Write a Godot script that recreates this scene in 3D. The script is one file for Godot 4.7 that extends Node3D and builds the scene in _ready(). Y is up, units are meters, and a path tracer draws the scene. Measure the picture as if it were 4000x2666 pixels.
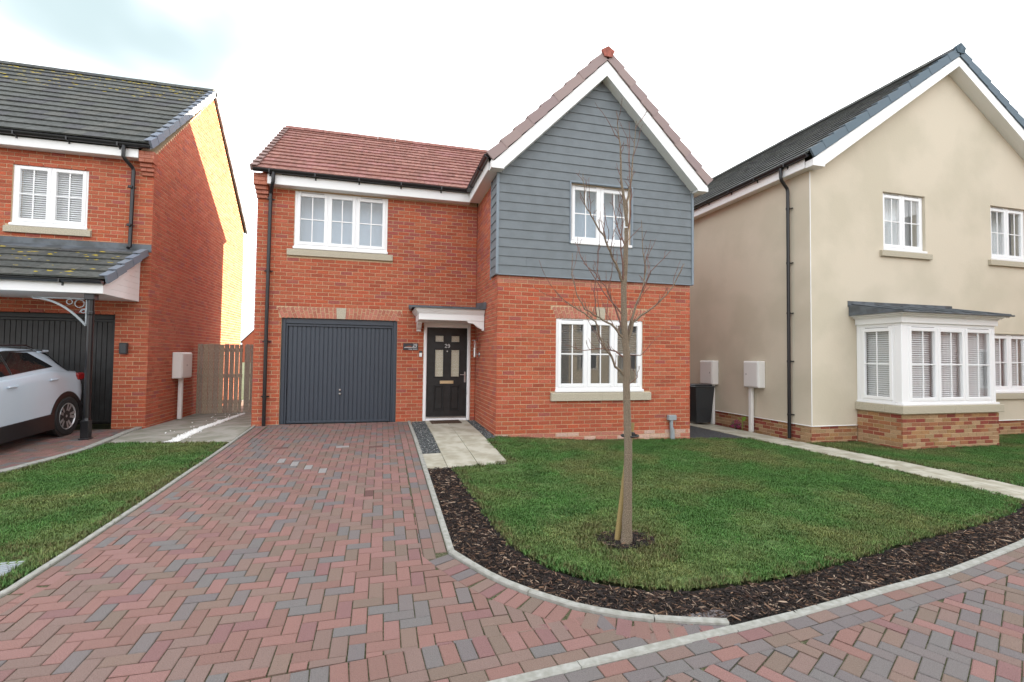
extends Node3D
# A detached brick house between two neighbours, seen from the shared drive.
# World frame: x along the house fronts, z towards the viewer, y up, metres. Garage floor of the middle house is y = 0.

var rng := RandomNumberGenerator.new()
var cam_at := Vector3(1.923, 1.369, 10.422)
var cam_basis := Basis()
var M := {}
var UP := Vector3.UP
var used := {}

class MB:
	var v := PackedVector3Array()
	var n := PackedVector3Array()
	var c := PackedColorArray()
	var col := Color.WHITE
	func tri(a: Vector3, b: Vector3, d: Vector3) -> void:
		var m := (b - a).cross(d - a).normalized()
		v.append(a); v.append(d); v.append(b)
		for k in 3:
			n.append(m); c.append(col)
	func trin(a: Vector3, b: Vector3, d: Vector3, na: Vector3, nb: Vector3, nd: Vector3) -> void:
		v.append(a); v.append(d); v.append(b)
		n.append(na); n.append(nd); n.append(nb)
		for k in 3:
			c.append(col)
	func quad(a: Vector3, b: Vector3, d: Vector3, e: Vector3) -> void:
		tri(a, b, d); tri(a, d, e)
	func quadn(a: Vector3, b: Vector3, d: Vector3, e: Vector3, na: Vector3, nb: Vector3, nd: Vector3, ne: Vector3) -> void:
		trin(a, b, d, na, nb, nd); trin(a, d, e, na, nd, ne)
	# chamfered box between two corners, in the frame t
	func box(lo: Vector3, hi: Vector3, bev := 0.0, t := Transform3D()) -> void:
		if bev <= 0.0:
			var p := []
			for k in 8:
				p.append(t * Vector3(hi.x if k & 1 else lo.x, hi.y if k & 2 else lo.y, hi.z if k & 4 else lo.z))
			quad(p[4], p[5], p[7], p[6]); quad(p[1], p[0], p[2], p[3])
			quad(p[5], p[1], p[3], p[7]); quad(p[0], p[4], p[6], p[2])
			quad(p[6], p[7], p[3], p[2]); quad(p[0], p[1], p[5], p[4])
			return
		var s := (hi - lo) * 0.5
		var m := (hi + lo) * 0.5
		bev = minf(bev, minf(s.x, minf(s.y, s.z)) * 0.9)
		var pt := func(sx: float, sy: float, sz: float, ax: int) -> Vector3:
			var q := Vector3(sx * (s.x - (0.0 if ax == 0 else bev)), sy * (s.y - (0.0 if ax == 1 else bev)), sz * (s.z - (0.0 if ax == 2 else bev)))
			return t * (m + q)
		for g in [-1.0, 1.0]:
			var f := [pt.call(-g, -1, g, 2), pt.call(g, -1, g, 2), pt.call(g, 1, g, 2), pt.call(-g, 1, g, 2)]
			quad(f[0], f[1], f[2], f[3])
			f = [pt.call(g, -1, g, 0), pt.call(g, -1, -g, 0), pt.call(g, 1, -g, 0), pt.call(g, 1, g, 0)]
			quad(f[0], f[1], f[2], f[3])
			f = [pt.call(-1, g, g, 1), pt.call(1, g, g, 1), pt.call(1, g, -g, 1), pt.call(-1, g, -g, 1)]
			quad(f[0], f[1], f[2], f[3])
		for a in [-1.0, 1.0]:
			for b in [-1.0, 1.0]:
				var q := [pt.call(a, b, -1, 0), pt.call(a, b, -1, 1), pt.call(a, b, 1, 1), pt.call(a, b, 1, 0)]
				if a * b > 0: quad(q[0], q[1], q[2], q[3])
				else: quad(q[3], q[2], q[1], q[0])
				q = [pt.call(-1, a, b, 1), pt.call(-1, a, b, 2), pt.call(1, a, b, 2), pt.call(1, a, b, 1)]
				if a * b > 0: quad(q[0], q[1], q[2], q[3])
				else: quad(q[3], q[2], q[1], q[0])
				q = [pt.call(a, -1, b, 2), pt.call(a, -1, b, 0), pt.call(a, 1, b, 0), pt.call(a, 1, b, 2)]
				if a * b > 0: quad(q[0], q[1], q[2], q[3])
				else: quad(q[3], q[2], q[1], q[0])
				for d in [-1.0, 1.0]:
					q = [pt.call(a, b, d, 0), pt.call(a, b, d, 1), pt.call(a, b, d, 2)]
					if a * b * d > 0: tri(q[0], q[1], q[2])
					else: tri(q[2], q[1], q[0])
	# extrude a polygon (list of Vector2, counter-clockwise) along z from z0 to z1 in the frame t
	func prism(poly: PackedVector2Array, z0: float, z1: float, t := Transform3D()) -> void:
		if Geometry2D.is_polygon_clockwise(poly):
			poly = poly.duplicate(); poly.reverse()
		var ix := Geometry2D.triangulate_polygon(poly)
		for k in range(0, ix.size(), 3):
			var a := poly[ix[k]]; var b := poly[ix[k + 1]]; var d := poly[ix[k + 2]]
			if (b - a).cross(d - a) < 0:
				var w := b; b = d; d = w
			tri(t * Vector3(a.x, a.y, z1), t * Vector3(b.x, b.y, z1), t * Vector3(d.x, d.y, z1))
			tri(t * Vector3(a.x, a.y, z0), t * Vector3(d.x, d.y, z0), t * Vector3(b.x, b.y, z0))
		for k in poly.size():
			var a := poly[k]; var b := poly[(k + 1) % poly.size()]
			quad(t * Vector3(a.x, a.y, z0), t * Vector3(b.x, b.y, z0), t * Vector3(b.x, b.y, z1), t * Vector3(a.x, a.y, z1))
	# tube along points with radii
	func tube(pts: Array, radii: Array, sides := 8, caps := true) -> void:
		var rings := []
		var norms := []
		var side := Vector3.ZERO
		for k in pts.size():
			var d: Vector3 = (pts[mini(k + 1, pts.size() - 1)] - pts[maxi(k - 1, 0)]).normalized()
			if side == Vector3.ZERO:
				side = d.cross(Vector3.UP if absf(d.y) < 0.9 else Vector3.RIGHT).normalized()
			side = (side - d * side.dot(d)).normalized()
			var other := d.cross(side)
			var ring := []
			var nn := []
			for q in sides:
				var a := TAU * q / sides
				var dir := side * cos(a) + other * sin(a)
				ring.append(pts[k] + dir * radii[k]); nn.append(dir)
			rings.append(ring); norms.append(nn)
		for k in pts.size() - 1:
			for q in sides:
				var r := (q + 1) % sides
				quadn(rings[k][q], rings[k][r], rings[k + 1][r], rings[k + 1][q], norms[k][q], norms[k][r], norms[k + 1][r], norms[k + 1][q])
		if caps:
			for q in range(1, sides - 1):
				tri(rings[0][0], rings[0][q + 1], rings[0][q])
				var l: Array = rings[-1]
				tri(l[0], l[q], l[q + 1])
	func lathe(prof: Array, sides: int, t := Transform3D()) -> void:
		for k in prof.size() - 1:
			var a: Vector2 = prof[k]; var b: Vector2 = prof[k + 1]
			var e := (b - a).normalized()
			for q in sides:
				var a0 := TAU * q / sides; var a1 := TAU * (q + 1) / sides
				var d0 := Vector3(cos(a0), 0, sin(a0)); var d1 := Vector3(cos(a1), 0, sin(a1))
				var n0 := t.basis * (d0 * e.y - Vector3.UP * e.x); var n1 := t.basis * (d1 * e.y - Vector3.UP * e.x)
				quadn(t * (d1 * a.x + Vector3.UP * a.y), t * (d0 * a.x + Vector3.UP * a.y), t * (d0 * b.x + Vector3.UP * b.y), t * (d1 * b.x + Vector3.UP * b.y), n1, n0, n0, n1)
	func mesh() -> ArrayMesh:
		var m := ArrayMesh.new()
		var a := []
		a.resize(Mesh.ARRAY_MAX)
		a[Mesh.ARRAY_VERTEX] = v; a[Mesh.ARRAY_NORMAL] = n; a[Mesh.ARRAY_COLOR] = c
		m.add_surface_from_arrays(Mesh.PRIMITIVE_TRIANGLES, a)
		return m

func lin(r: float, g: float, b: float) -> Color:
	return Color(r, g, b).linear_to_srgb()

func numbered(called: String) -> String:
	var k: int = used.get(called, 0)
	used[called] = k + 1
	return called if k == 0 else "%s_%03d" % [called, k]

func part(mb: MB, called: String, m: Material, parent: Node3D, label := "") -> MeshInstance3D:
	return part_mesh(mb.mesh(), called, m, parent, label)

func part_mesh(mesh: Mesh, called: String, m: Material, parent: Node3D, label := "") -> MeshInstance3D:
	var o := MeshInstance3D.new()
	o.mesh = mesh
	o.material_override = m
	o.name = numbered(called) if parent == self else StringName(called)
	parent.add_child(o, true)
	if label: o.set_meta("label", label)
	return o

func thing(called: String, label: String, category: String, at := Vector3.ZERO, group := "") -> Node3D:
	var o := Node3D.new()
	o.name = numbered(called)
	add_child(o)
	o.position = at
	o.set_meta("label", label); o.set_meta("category", category)
	if group: o.set_meta("group", group)
	return o

func holder(called: String, parent: Node3D) -> Node3D:
	var o := Node3D.new()
	o.name = called
	parent.add_child(o, true)
	return o

func structure(o: Node) -> void:
	o.set_meta("kind", "structure")

# ---- pieces that can be told apart: the largest in view become parts, the rest one instanced part
func view_size(p: Vector3, nrm: Vector3) -> float:
	var d := p - cam_at
	var q := cam_basis.inverse() * d
	if q.z > -0.3: return 0.0
	var x := q.x / -q.z; var y := q.y / -q.z
	var inside := absf(x) < 1.06 and absf(y) < 0.71
	var f := maxf(0.0, -nrm.dot(d.normalized()))
	return (f + 0.001) / d.length_squared() * (1.0 if inside and f > 0.0 else 0.0001)

func emit(parent: Node3D, called: String, list: Array, meshes: Array, cols: Array, m: Material, limit := 300, stuff := "") -> void:
	for e in list:
		if e.size() < 4:
			var t: Transform3D = e[0]
			e.append(view_size(t * Vector3(0.5, 0.03, 0), e[2]))
	list.sort_custom(func(a, b): return a[3] > b[3])
	var few := mini(limit, list.size())
	for k in few:
		var o := MeshInstance3D.new()
		o.mesh = meshes[list[k][1]]
		o.material_override = m
		o.transform = list[k][0]
		o.name = called
		parent.add_child(o, true)
	if list.size() > few:
		var mm := MultiMesh.new()
		mm.transform_format = MultiMesh.TRANSFORM_3D
		mm.use_colors = true
		mm.mesh = meshes[-1]
		mm.instance_count = list.size() - few
		for k in range(few, list.size()):
			mm.set_instance_transform(k - few, list[k][0])
			mm.set_instance_color(k - few, cols[list[k][1]])
		var o := MultiMeshInstance3D.new()
		o.multimesh = mm
		o.material_override = m
		o.name = stuff if stuff else called + "_rest"
		o.set_meta("kind", "stuff")
		parent.add_child(o, true)

# one mesh per palette colour, plus a white one for the instanced rest
func variants(make: Callable, cols: Array) -> Array:
	var out := []
	for c in cols + [Color.WHITE]:
		var mb := MB.new()
		mb.col = c
		make.call(mb)
		out.append(mb.mesh())
	return out

func brick_shape(mb: MB) -> void:      # face at z = 0, one unit wide, scaled to its length
	var a := Vector3(0, 0, -0.03); var b := Vector3(1, 0.065, 0.0)
	var e := 0.0025
	var f := [Vector3(0.012, e, 0), Vector3(0.988, e, 0), Vector3(0.988, 0.065 - e, 0), Vector3(0.012, 0.065 - e, 0)]
	var g := [Vector3(0, 0, -e), Vector3(1, 0, -e), Vector3(1, 0.065, -e), Vector3(0, 0.065, -e)]
	mb.quad(f[0], f[1], f[2], f[3])
	for k in 4:
		var l := (k + 1) % 4
		mb.quad(g[k], g[l], f[l], f[k])
		var h0: Vector3 = g[k]; var h1: Vector3 = g[l]
		h0.z = a.z; h1.z = a.z
		mb.quad(h0, h1, g[l], g[k])

func wall_grid(mb: MB, O: Vector3, U: Vector3, N: Vector3, w: float, y0: float, y1: float, openings: Array, t: float, face := -0.006) -> void:
	var us := [0.0, w] if face >= 0.0 else [0.008, w - 0.008]
	var vs := [y0, y1]
	for o in openings:
		for k in [o[0], o[1]]:
			if k > 0.0 and k < w and not us.has(k): us.append(k)
		for k in [o[2], o[3]]:
			if k > y0 and k < y1 and not vs.has(k): vs.append(k)
	us.sort(); vs.sort()
	var solid := func(i: int, j: int) -> bool:
		if i < 0 or j < 0 or i >= us.size() - 1 or j >= vs.size() - 1: return false
		var u: float = (us[i] + us[i + 1]) * 0.5; var q: float = (vs[j] + vs[j + 1]) * 0.5
		for o in openings:
			if u > o[0] and u < o[1] and q > o[2] and q < o[3]: return false
		return true
	var P := func(u: float, q: float, d: float) -> Vector3:
		return O + U * u + UP * q + N * d
	for i in us.size() - 1:
		for j in vs.size() - 1:
			if not solid.call(i, j): continue
			var a: float = us[i]; var b: float = us[i + 1]; var c: float = vs[j]; var d: float = vs[j + 1]
			mb.quad(P.call(a, c, face), P.call(b, c, face), P.call(b, d, face), P.call(a, d, face))
			mb.quad(P.call(b, c, -t), P.call(a, c, -t), P.call(a, d, -t), P.call(b, d, -t))
			if not solid.call(i - 1, j): mb.quad(P.call(a, c, -t), P.call(a, c, face), P.call(a, d, face), P.call(a, d, -t))
			if not solid.call(i + 1, j): mb.quad(P.call(b, c, face), P.call(b, c, -t), P.call(b, d, -t), P.call(b, d, face))
			if not solid.call(i, j - 1): mb.quad(P.call(a, c, -t), P.call(b, c, -t), P.call(b, c, face), P.call(a, c, face))
			if not solid.call(i, j + 1): mb.quad(P.call(a, d, face), P.call(b, d, face), P.call(b, d, -t), P.call(a, d, -t))

# stretcher bond; clip.call(y) gives the [from, to] that the wall has at that height
func lay_bricks(list: Array, O: Vector3, U: Vector3, N: Vector3, w: float, y0: float, y1: float, openings: Array, pick: Callable, shift := 0.0, clip = null) -> void:
	var k := int(ceil(y0 / 0.075 - 0.01))
	while k * 0.075 + 0.06 < y1:
		var y := k * 0.075 + 0.005
		var from := 0.0; var to := w
		if clip != null:
			var r: Array = clip.call(y + 0.06)
			from = r[0]; to = r[1]
		var u := shift - 0.225 - (0.1125 if posmod(k, 2) else 0.0)
		while u < to:
			var a := maxf(u, from); var b := minf(u + 0.215, to)
			u += 0.225
			var bits := [[a, b]]
			for o in openings:
				if y + 0.040 < o[2] or y + 0.034 > o[3]: continue
				var nb := []
				for s in bits:
					if s[1] <= o[0] or s[0] >= o[1]: nb.append(s)
					else:
						if s[0] < o[0]: nb.append([s[0], o[0] - 0.002])
						if s[1] > o[1]: nb.append([o[1] + 0.002, s[1]])
				bits = nb
			for s in bits:
				if s[1] - s[0] < 0.03: continue
				var at := O + U * float(s[0]) + UP * (y + rng.randf_range(-0.0012, 0.0012)) + N * rng.randf_range(-0.002, 0.0015)
				var bs := Basis(U * (float(s[1]) - float(s[0])), UP, N)
				bs = bs.rotated(N, rng.randf_range(-0.004, 0.004))
				list.append([Transform3D(bs, at), pick.call(at), N])
		k += 1

func tile_shape(mb: MB) -> void:       # x across (unit), y out of the slope, z down the slope; lower end proud
	var L := 1.0
	var a := [Vector3(0, 0.004, 0), Vector3(1, 0.004, 0), Vector3(1, 0.036, L), Vector3(0, 0.036, L)]
	var b := [Vector3(0, -0.012, 0), Vector3(1, -0.012, 0), Vector3(1, 0.006, L), Vector3(0, 0.006, L)]
	mb.quad(a[3], a[2], a[1], a[0])
	mb.quad(b[3], b[2], a[2], a[3])
	mb.quad(b[0], b[3], a[3], a[0])
	mb.quad(b[2], b[1], a[1], a[2])

# O: eave corner on the slope, U along the eave, S up the slope; clip.call(s) gives a list of [from, to] along U
func lay_tiles(list: Array, O: Vector3, U: Vector3, S: Vector3, wide: float, high: float, gauge: float, tw: float, ncol: int, clip = null, base := 0) -> void:
	var N := U.cross(S).normalized()
	if N.y < 0: N = -N
	var rows := int(ceil(high / gauge))
	for r in rows:
		var s := r * gauge
		var top := minf(s + gauge + 0.05, high)
		if top - s < 0.08: continue
		var spans: Array = [[0.0, wide]]
		if clip != null: spans = clip.call(s + gauge * 0.5)
		for span in spans:
			var u := -tw + (tw * 0.5 if r % 2 else 0.0)
			while u < span[1]:
				var a := maxf(u, span[0]); var b := minf(u + tw - 0.003, span[1])
				u += tw
				if b - a < 0.03: continue
				var at := O + U * a + S * top + N * rng.randf_range(0.0, 0.004)
				list.append([Transform3D(Basis(U * (b - a), N, -S * (top - s)), at), base + rng.randi() % ncol, N])

func text_part(s: String, size: float, deep: float, m: Material, parent: Node3D, t: Transform3D, called := "lettering", serif := false) -> void:
	var tm := TextMesh.new()
	var f := SystemFont.new()
	f.font_names = PackedStringArray(["Droid Serif" if serif else "Droid Sans"])
	tm.font = f
	tm.text = s
	tm.font_size = 64
	tm.pixel_size = size / 46.0
	tm.depth = deep
	tm.curve_step = 2.0
	var o := part_mesh(tm, called, m, parent)
	o.transform = t

# ---- ground
var GX := [-12.0, -2.5, -1.0, 0.0, 3.9, 5.5, 7.8, 10.0, 20.0]
var GZ := [-8.0, 0.0, 2.0, 4.5, 7.0, 9.0, 40.0]
var GV := [
	[-0.2, -0.16, -0.16, -0.1, -0.1, -0.2, -0.25, -0.28, -0.28],
	[-0.1, -0.10, -0.05, 0.0, 0.0, -0.13, -0.2, -0.28, -0.27],
	[-0.17, -0.17, -0.12, -0.09, -0.03, -0.15, -0.2, -0.27, -0.26],
	[-0.27, -0.27, -0.25, -0.23, -0.2, -0.22, -0.25, -0.29, -0.29],
	[-0.39, -0.39, -0.38, -0.37, -0.36, -0.36, -0.36, -0.36, -0.36],
	[-0.42, -0.42, -0.42, -0.42, -0.42, -0.42, -0.42, -0.42, -0.42],
	[-0.42, -0.42, -0.42, -0.42, -0.42, -0.42, -0.42, -0.42, -0.42]]

func H(x: float, z: float) -> float:
	x = clampf(x, GX[0], GX[-1]); z = clampf(z, GZ[0], GZ[-1])
	var i := 0
	while i < GX.size() - 2 and x >= GX[i + 1]: i += 1
	var j := 0
	while j < GZ.size() - 2 and z >= GZ[j + 1]: j += 1
	var u: float = (x - GX[i]) / (GX[i + 1] - GX[i]); var w: float = (z - GZ[j]) / (GZ[j + 1] - GZ[j])
	return lerpf(lerpf(GV[j][i], GV[j][i + 1], u), lerpf(GV[j + 1][i], GV[j + 1][i + 1], u), w)

func G(p: Vector2, dy := 0.0) -> Vector3:
	return Vector3(p.x, H(p.x, p.y) + dy, p.y)

func Hn(x: float, z: float) -> Vector3:
	return Vector3(-(H(x + 0.1, z) - H(x - 0.1, z)) / 0.2, 1.0, -(H(x, z + 0.1) - H(x, z - 0.1)) / 0.2).normalized()

# a sheet that follows the ground inside a polygon
func sheet(mb: MB, poly: PackedVector2Array, dy: float, step := 0.5, bump := 0.0, noise: FastNoiseLite = null) -> void:
	var lo := poly[0]; var hi := poly[0]
	for p in poly:
		lo = lo.min(p); hi = hi.max(p)
	var x := floorf(lo.x / step) * step
	while x < hi.x:
		var z := floorf(lo.y / step) * step
		while z < hi.y:
			var cell := PackedVector2Array([Vector2(x, z), Vector2(x + step, z), Vector2(x + step, z + step), Vector2(x, z + step)])
			for bit in Geometry2D.intersect_polygons(poly, cell):
				if Geometry2D.is_polygon_clockwise(bit): continue
				var ix := Geometry2D.triangulate_polygon(bit)
				for k in range(0, ix.size(), 3):
					var q := []
					for e in 3:
						var p: Vector2 = bit[ix[k + e]]
						q.append(G(p, dy + (noise.get_noise_2d(p.x, p.y) * bump if noise else 0.0)))
					if (q[1] - q[0]).cross(q[2] - q[0]).y < 0: mb.tri(q[0], q[2], q[1])
					else: mb.tri(q[0], q[1], q[2])
			z += step
		x += step

func strip(mb: MB, line: Array, half: float, top: float, deep: float, bev := 0.008) -> void:
	# an edging stone that follows a line on the ground: rounded top
	for k in line.size() - 1:
		var a: Vector2 = line[k]; var b: Vector2 = line[k + 1]
		var d := (b - a).normalized()
		var s := Vector2(-d.y, d.x)
		var prof := [[-half, -deep], [-half, top - bev], [-half + bev, top], [half - bev, top], [half, top - bev], [half, -deep]]
		var da: Vector2 = d if k == 0 else ((a - line[k - 1]).normalized() + d).normalized()
		var db: Vector2 = d if k == line.size() - 2 else ((line[k + 2] - b).normalized() + d).normalized()
		var sa := Vector2(-da.y, da.x) / maxf(0.5, absf(da.dot(d))); var sb := Vector2(-db.y, db.x) / maxf(0.5, absf(db.dot(d)))
		for e in prof.size() - 1:
			var p: Array = prof[e]; var q: Array = prof[e + 1]
			mb.quad(G(a + sa * p[0], p[1]), G(b + sb * p[0], p[1]), G(b + sb * q[0], q[1]), G(a + sa * q[0], q[1]))
		if k == 0 or k == line.size() - 2:
			var at := a if k == 0 else b
			var ss := sa if k == 0 else sb
			var e := [G(at - ss * half, -deep), G(at - ss * half, top), G(at + ss * half, top), G(at + ss * half, -deep)]
			mb.quad(e[0], e[1], e[2], e[3])

func paver_shape(mb: MB) -> void:      # unit square in x and z, top at y = 0, chamfered rim; scaled to its plan
	var e := 0.006
	var ex := e / 0.2; var ez := e / 0.1
	var t := [Vector3(-0.5 + ex, 0, 0.5 - ez), Vector3(0.5 - ex, 0, 0.5 - ez), Vector3(0.5 - ex, 0, -0.5 + ez), Vector3(-0.5 + ex, 0, -0.5 + ez)]
	var g := [Vector3(-0.5, -0.004, 0.5), Vector3(0.5, -0.004, 0.5), Vector3(0.5, -0.004, -0.5), Vector3(-0.5, -0.004, -0.5)]
	mb.quad(t[0], t[1], t[2], t[3])
	for k in 4:
		var l := (k + 1) % 4
		mb.quad(g[k], g[l], t[l], t[k])
		mb.quad(g[k] + Vector3(0, -0.03, 0), g[l] + Vector3(0, -0.03, 0), g[l], g[k])

var paver_list := []
var paver_cut: MB

func paver(c: Vector2, along: Vector2, lx: float, lz: float, n: int, region := PackedVector2Array()) -> void:
	var across := Vector2(-along.y, along.x)
	var hx := along * lx * 0.5; var hz := across * lz * 0.5
	var q := PackedVector2Array([c - hx - hz, c + hx - hz, c + hx + hz, c - hx + hz])
	var whole := true
	if region.size():
		var inside := 0
		for p in q:
			if Geometry2D.is_point_in_polygon(p, region): inside += 1
		whole = inside == 4
	var col := pick_paver(n)
	if n == 0:
		for e in odd_pavers:
			if c.distance_to(Vector2(e[0], e[1])) < e[2]: col = e[3]
	if whole:
		var nn := Hn(c.x, c.y)
		nn = (nn + Vector3(rng.randf_range(-0.008, 0.008), 0, rng.randf_range(-0.008, 0.008))).normalized()
		var ax := Vector3(along.x, 0, along.y)
		ax = (ax - nn * ax.dot(nn)).normalized().rotated(nn, rng.randf_range(-0.012, 0.012))
		var az := ax.cross(nn)
		paver_list.append([Transform3D(Basis(ax * lx, nn, az * lz), G(c, rng.randf_range(-0.0015, 0.0015))), col, nn, 0.0])
		paver_list[-1][3] = view_size(G(c), nn)
	else:
		for bit in Geometry2D.intersect_polygons(q, region):
			if Geometry2D.is_polygon_clockwise(bit): continue
			var sm := Geometry2D.offset_polygon(bit, -0.002)
			if sm.is_empty(): continue
			var b2: PackedVector2Array = sm[0]
			var area := 0.0
			for k in b2.size(): area += b2[k].cross(b2[(k + 1) % b2.size()]) * 0.5
			if absf(area) < 0.0008: continue
			paver_cut.col = paver_cols[col]
			var ix := Geometry2D.triangulate_polygon(b2)
			for k in range(0, ix.size(), 3):
				var t := [G(b2[ix[k]]), G(b2[ix[k + 1]]), G(b2[ix[k + 2]])]
				if (t[1] - t[0]).cross(t[2] - t[0]).y < 0: paver_cut.tri(t[0], t[2], t[1])
				else: paver_cut.tri(t[0], t[1], t[2])
			for k in b2.size():
				var a := b2[k]; var b := b2[(k + 1) % b2.size()]
				paver_cut.quad(G(a), G(b), G(b, -0.034), G(a, -0.034))

func herringbone(region: PackedVector2Array, origin: Vector2, ang: float, n: int) -> void:
	var u := 0.1025
	var ux := Vector2(cos(ang), sin(ang)); var uz := Vector2(-ux.y, ux.x)
	var lo := Vector2(1e9, 1e9); var hi := -lo
	for p in region:
		var q := Vector2((p - origin).dot(ux), (p - origin).dot(uz)) / u
		lo = lo.min(q); hi = hi.max(q)
	for i in range(int(lo.x) - 2, int(hi.x) + 3):
		for j in range(int(lo.y) - 2, int(hi.y) + 3):
			var m := posmod(i - j, 4)
			var c := Vector2.ZERO
			var a := ux
			if m == 0: c = Vector2(i + 1.0, j + 0.5)
			elif m == 2:
				c = Vector2(i + 0.5, j); a = uz
			else: continue
			var at := origin + (ux * c.x + uz * c.y) * u
			var near := Geometry2D.is_point_in_polygon(at, region)
			if not near:
				for d in [Vector2(0.1, 0), Vector2(-0.1, 0), Vector2(0, 0.1), Vector2(0, -0.1)]:
					if Geometry2D.is_point_in_polygon(at + d, region): near = true
			if near: paver(at, a, 0.1985, 0.0965, n, region)

# stretchers (or headers) laid along a line
func course(line: Array, off: float, n: int, header := false, shift := 0.0, region := PackedVector2Array()) -> void:
	var step := 0.1025 if header else 0.205
	var lens := [0.0]
	for k in line.size() - 1: lens.append(lens[-1] + line[k].distance_to(line[k + 1]))
	var s: float = shift + step * 0.5
	while s < lens[-1]:
		var k := 0
		while k < line.size() - 2 and s > lens[k + 1]: k += 1
		var d: Vector2 = (line[k + 1] - line[k]).normalized()
		var at: Vector2 = line[k] + d * (s - lens[k]) + Vector2(-d.y, d.x) * off
		if header: paver(at, Vector2(-d.y, d.x), 0.1985, 0.0965, n, region)
		else: paver(at, d, 0.1985, 0.0965, n, region)
		s += step

# a few replaced pale blocks and rust-dark stains seen near the garage
var odd_pavers := [[0.54, 2.89, 0.07, 14], [0.74, 3.07, 0.07, 14], [0.94, 3.25, 0.07, 14], [1.14, 3.46, 0.07, 14], [1.36, 2.25, 0.06, 14], [0.38, 2.13, 0.10, 15], [1.85, 2.31, 0.10, 15], [1.79, 4.5, 0.08, 15]]
var paver_cols := []
func pick_paver(n: int) -> int:         # n = 0 warm drive mix, 1 greyer road mix
	var r := rng.randf()
	if n == 0:
		return rng.randi_range(0, 4) if r < 0.52 else rng.randi_range(5, 9) if r < 0.82 else rng.randi_range(10, 13)
	return rng.randi_range(0, 4) if r < 0.24 else rng.randi_range(5, 9) if r < 0.62 else rng.randi_range(10, 13)

# ---- materials
func noise_tex(seed_: int, freq: float, oct: int, lo: Color, hi: Color, a := 0.25, b := 0.75, size := 512, mid = null) -> NoiseTexture2D:
	var f := FastNoiseLite.new()
	f.seed = seed_
	f.noise_type = FastNoiseLite.TYPE_SIMPLEX_SMOOTH
	f.frequency = freq
	f.fractal_octaves = oct
	var t := NoiseTexture2D.new()
	t.width = size; t.height = size
	t.seamless = true
	t.noise = f
	var g := Gradient.new()
	g.offsets = PackedFloat32Array([a, b]) if mid == null else PackedFloat32Array([a, (a + b) * 0.5, b])
	g.colors = PackedColorArray([lo, hi]) if mid == null else PackedColorArray([lo, mid, hi])
	t.color_ramp = g
	return t

func mat(c: Color, rough: float, metal := 0.0) -> StandardMaterial3D:
	var m := StandardMaterial3D.new()
	m.albedo_color = c
	m.roughness = rough
	m.metallic = metal
	return m

func tmat(c: Color, rough: float, tex: Texture2D, scale: float, bump: Texture2D = null, cm := 0.0, bscale := 0.0) -> StandardMaterial3D:
	var m := mat(c, rough)
	m.albedo_texture = tex
	m.uv1_triplanar = true
	m.uv1_world_triplanar = true
	m.uv1_scale = Vector3.ONE * scale
	m.uv1_triplanar_sharpness = 4.0
	if bump:
		m.heightmap_enabled = true
		m.heightmap_texture = bump
		m.heightmap_scale = cm
	return m

func vcol(m: StandardMaterial3D) -> StandardMaterial3D:
	m.vertex_color_use_as_albedo = true
	return m

var brick_cols := []
var pale_brick_cols := []
var plinth_cols := []
var tile_cols := []
var brick_meshes := []
var plinth_meshes := []
var tile_meshes := []
var paver_meshes := []

func shades(base: Array, n: int, var_l: float, var_h: float) -> Array:
	var out := []
	for k in n:
		var b: Color = base[k % base.size()]
		var l := 1.0 + rng.randf_range(-var_l, var_l)
		out.append(Color(b.r * l * (1.0 + rng.randf_range(-var_h, var_h)), b.g * l * (1.0 + rng.randf_range(-var_h, var_h)), b.b * l * (1.0 + rng.randf_range(-var_h, var_h))))
	return out

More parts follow.
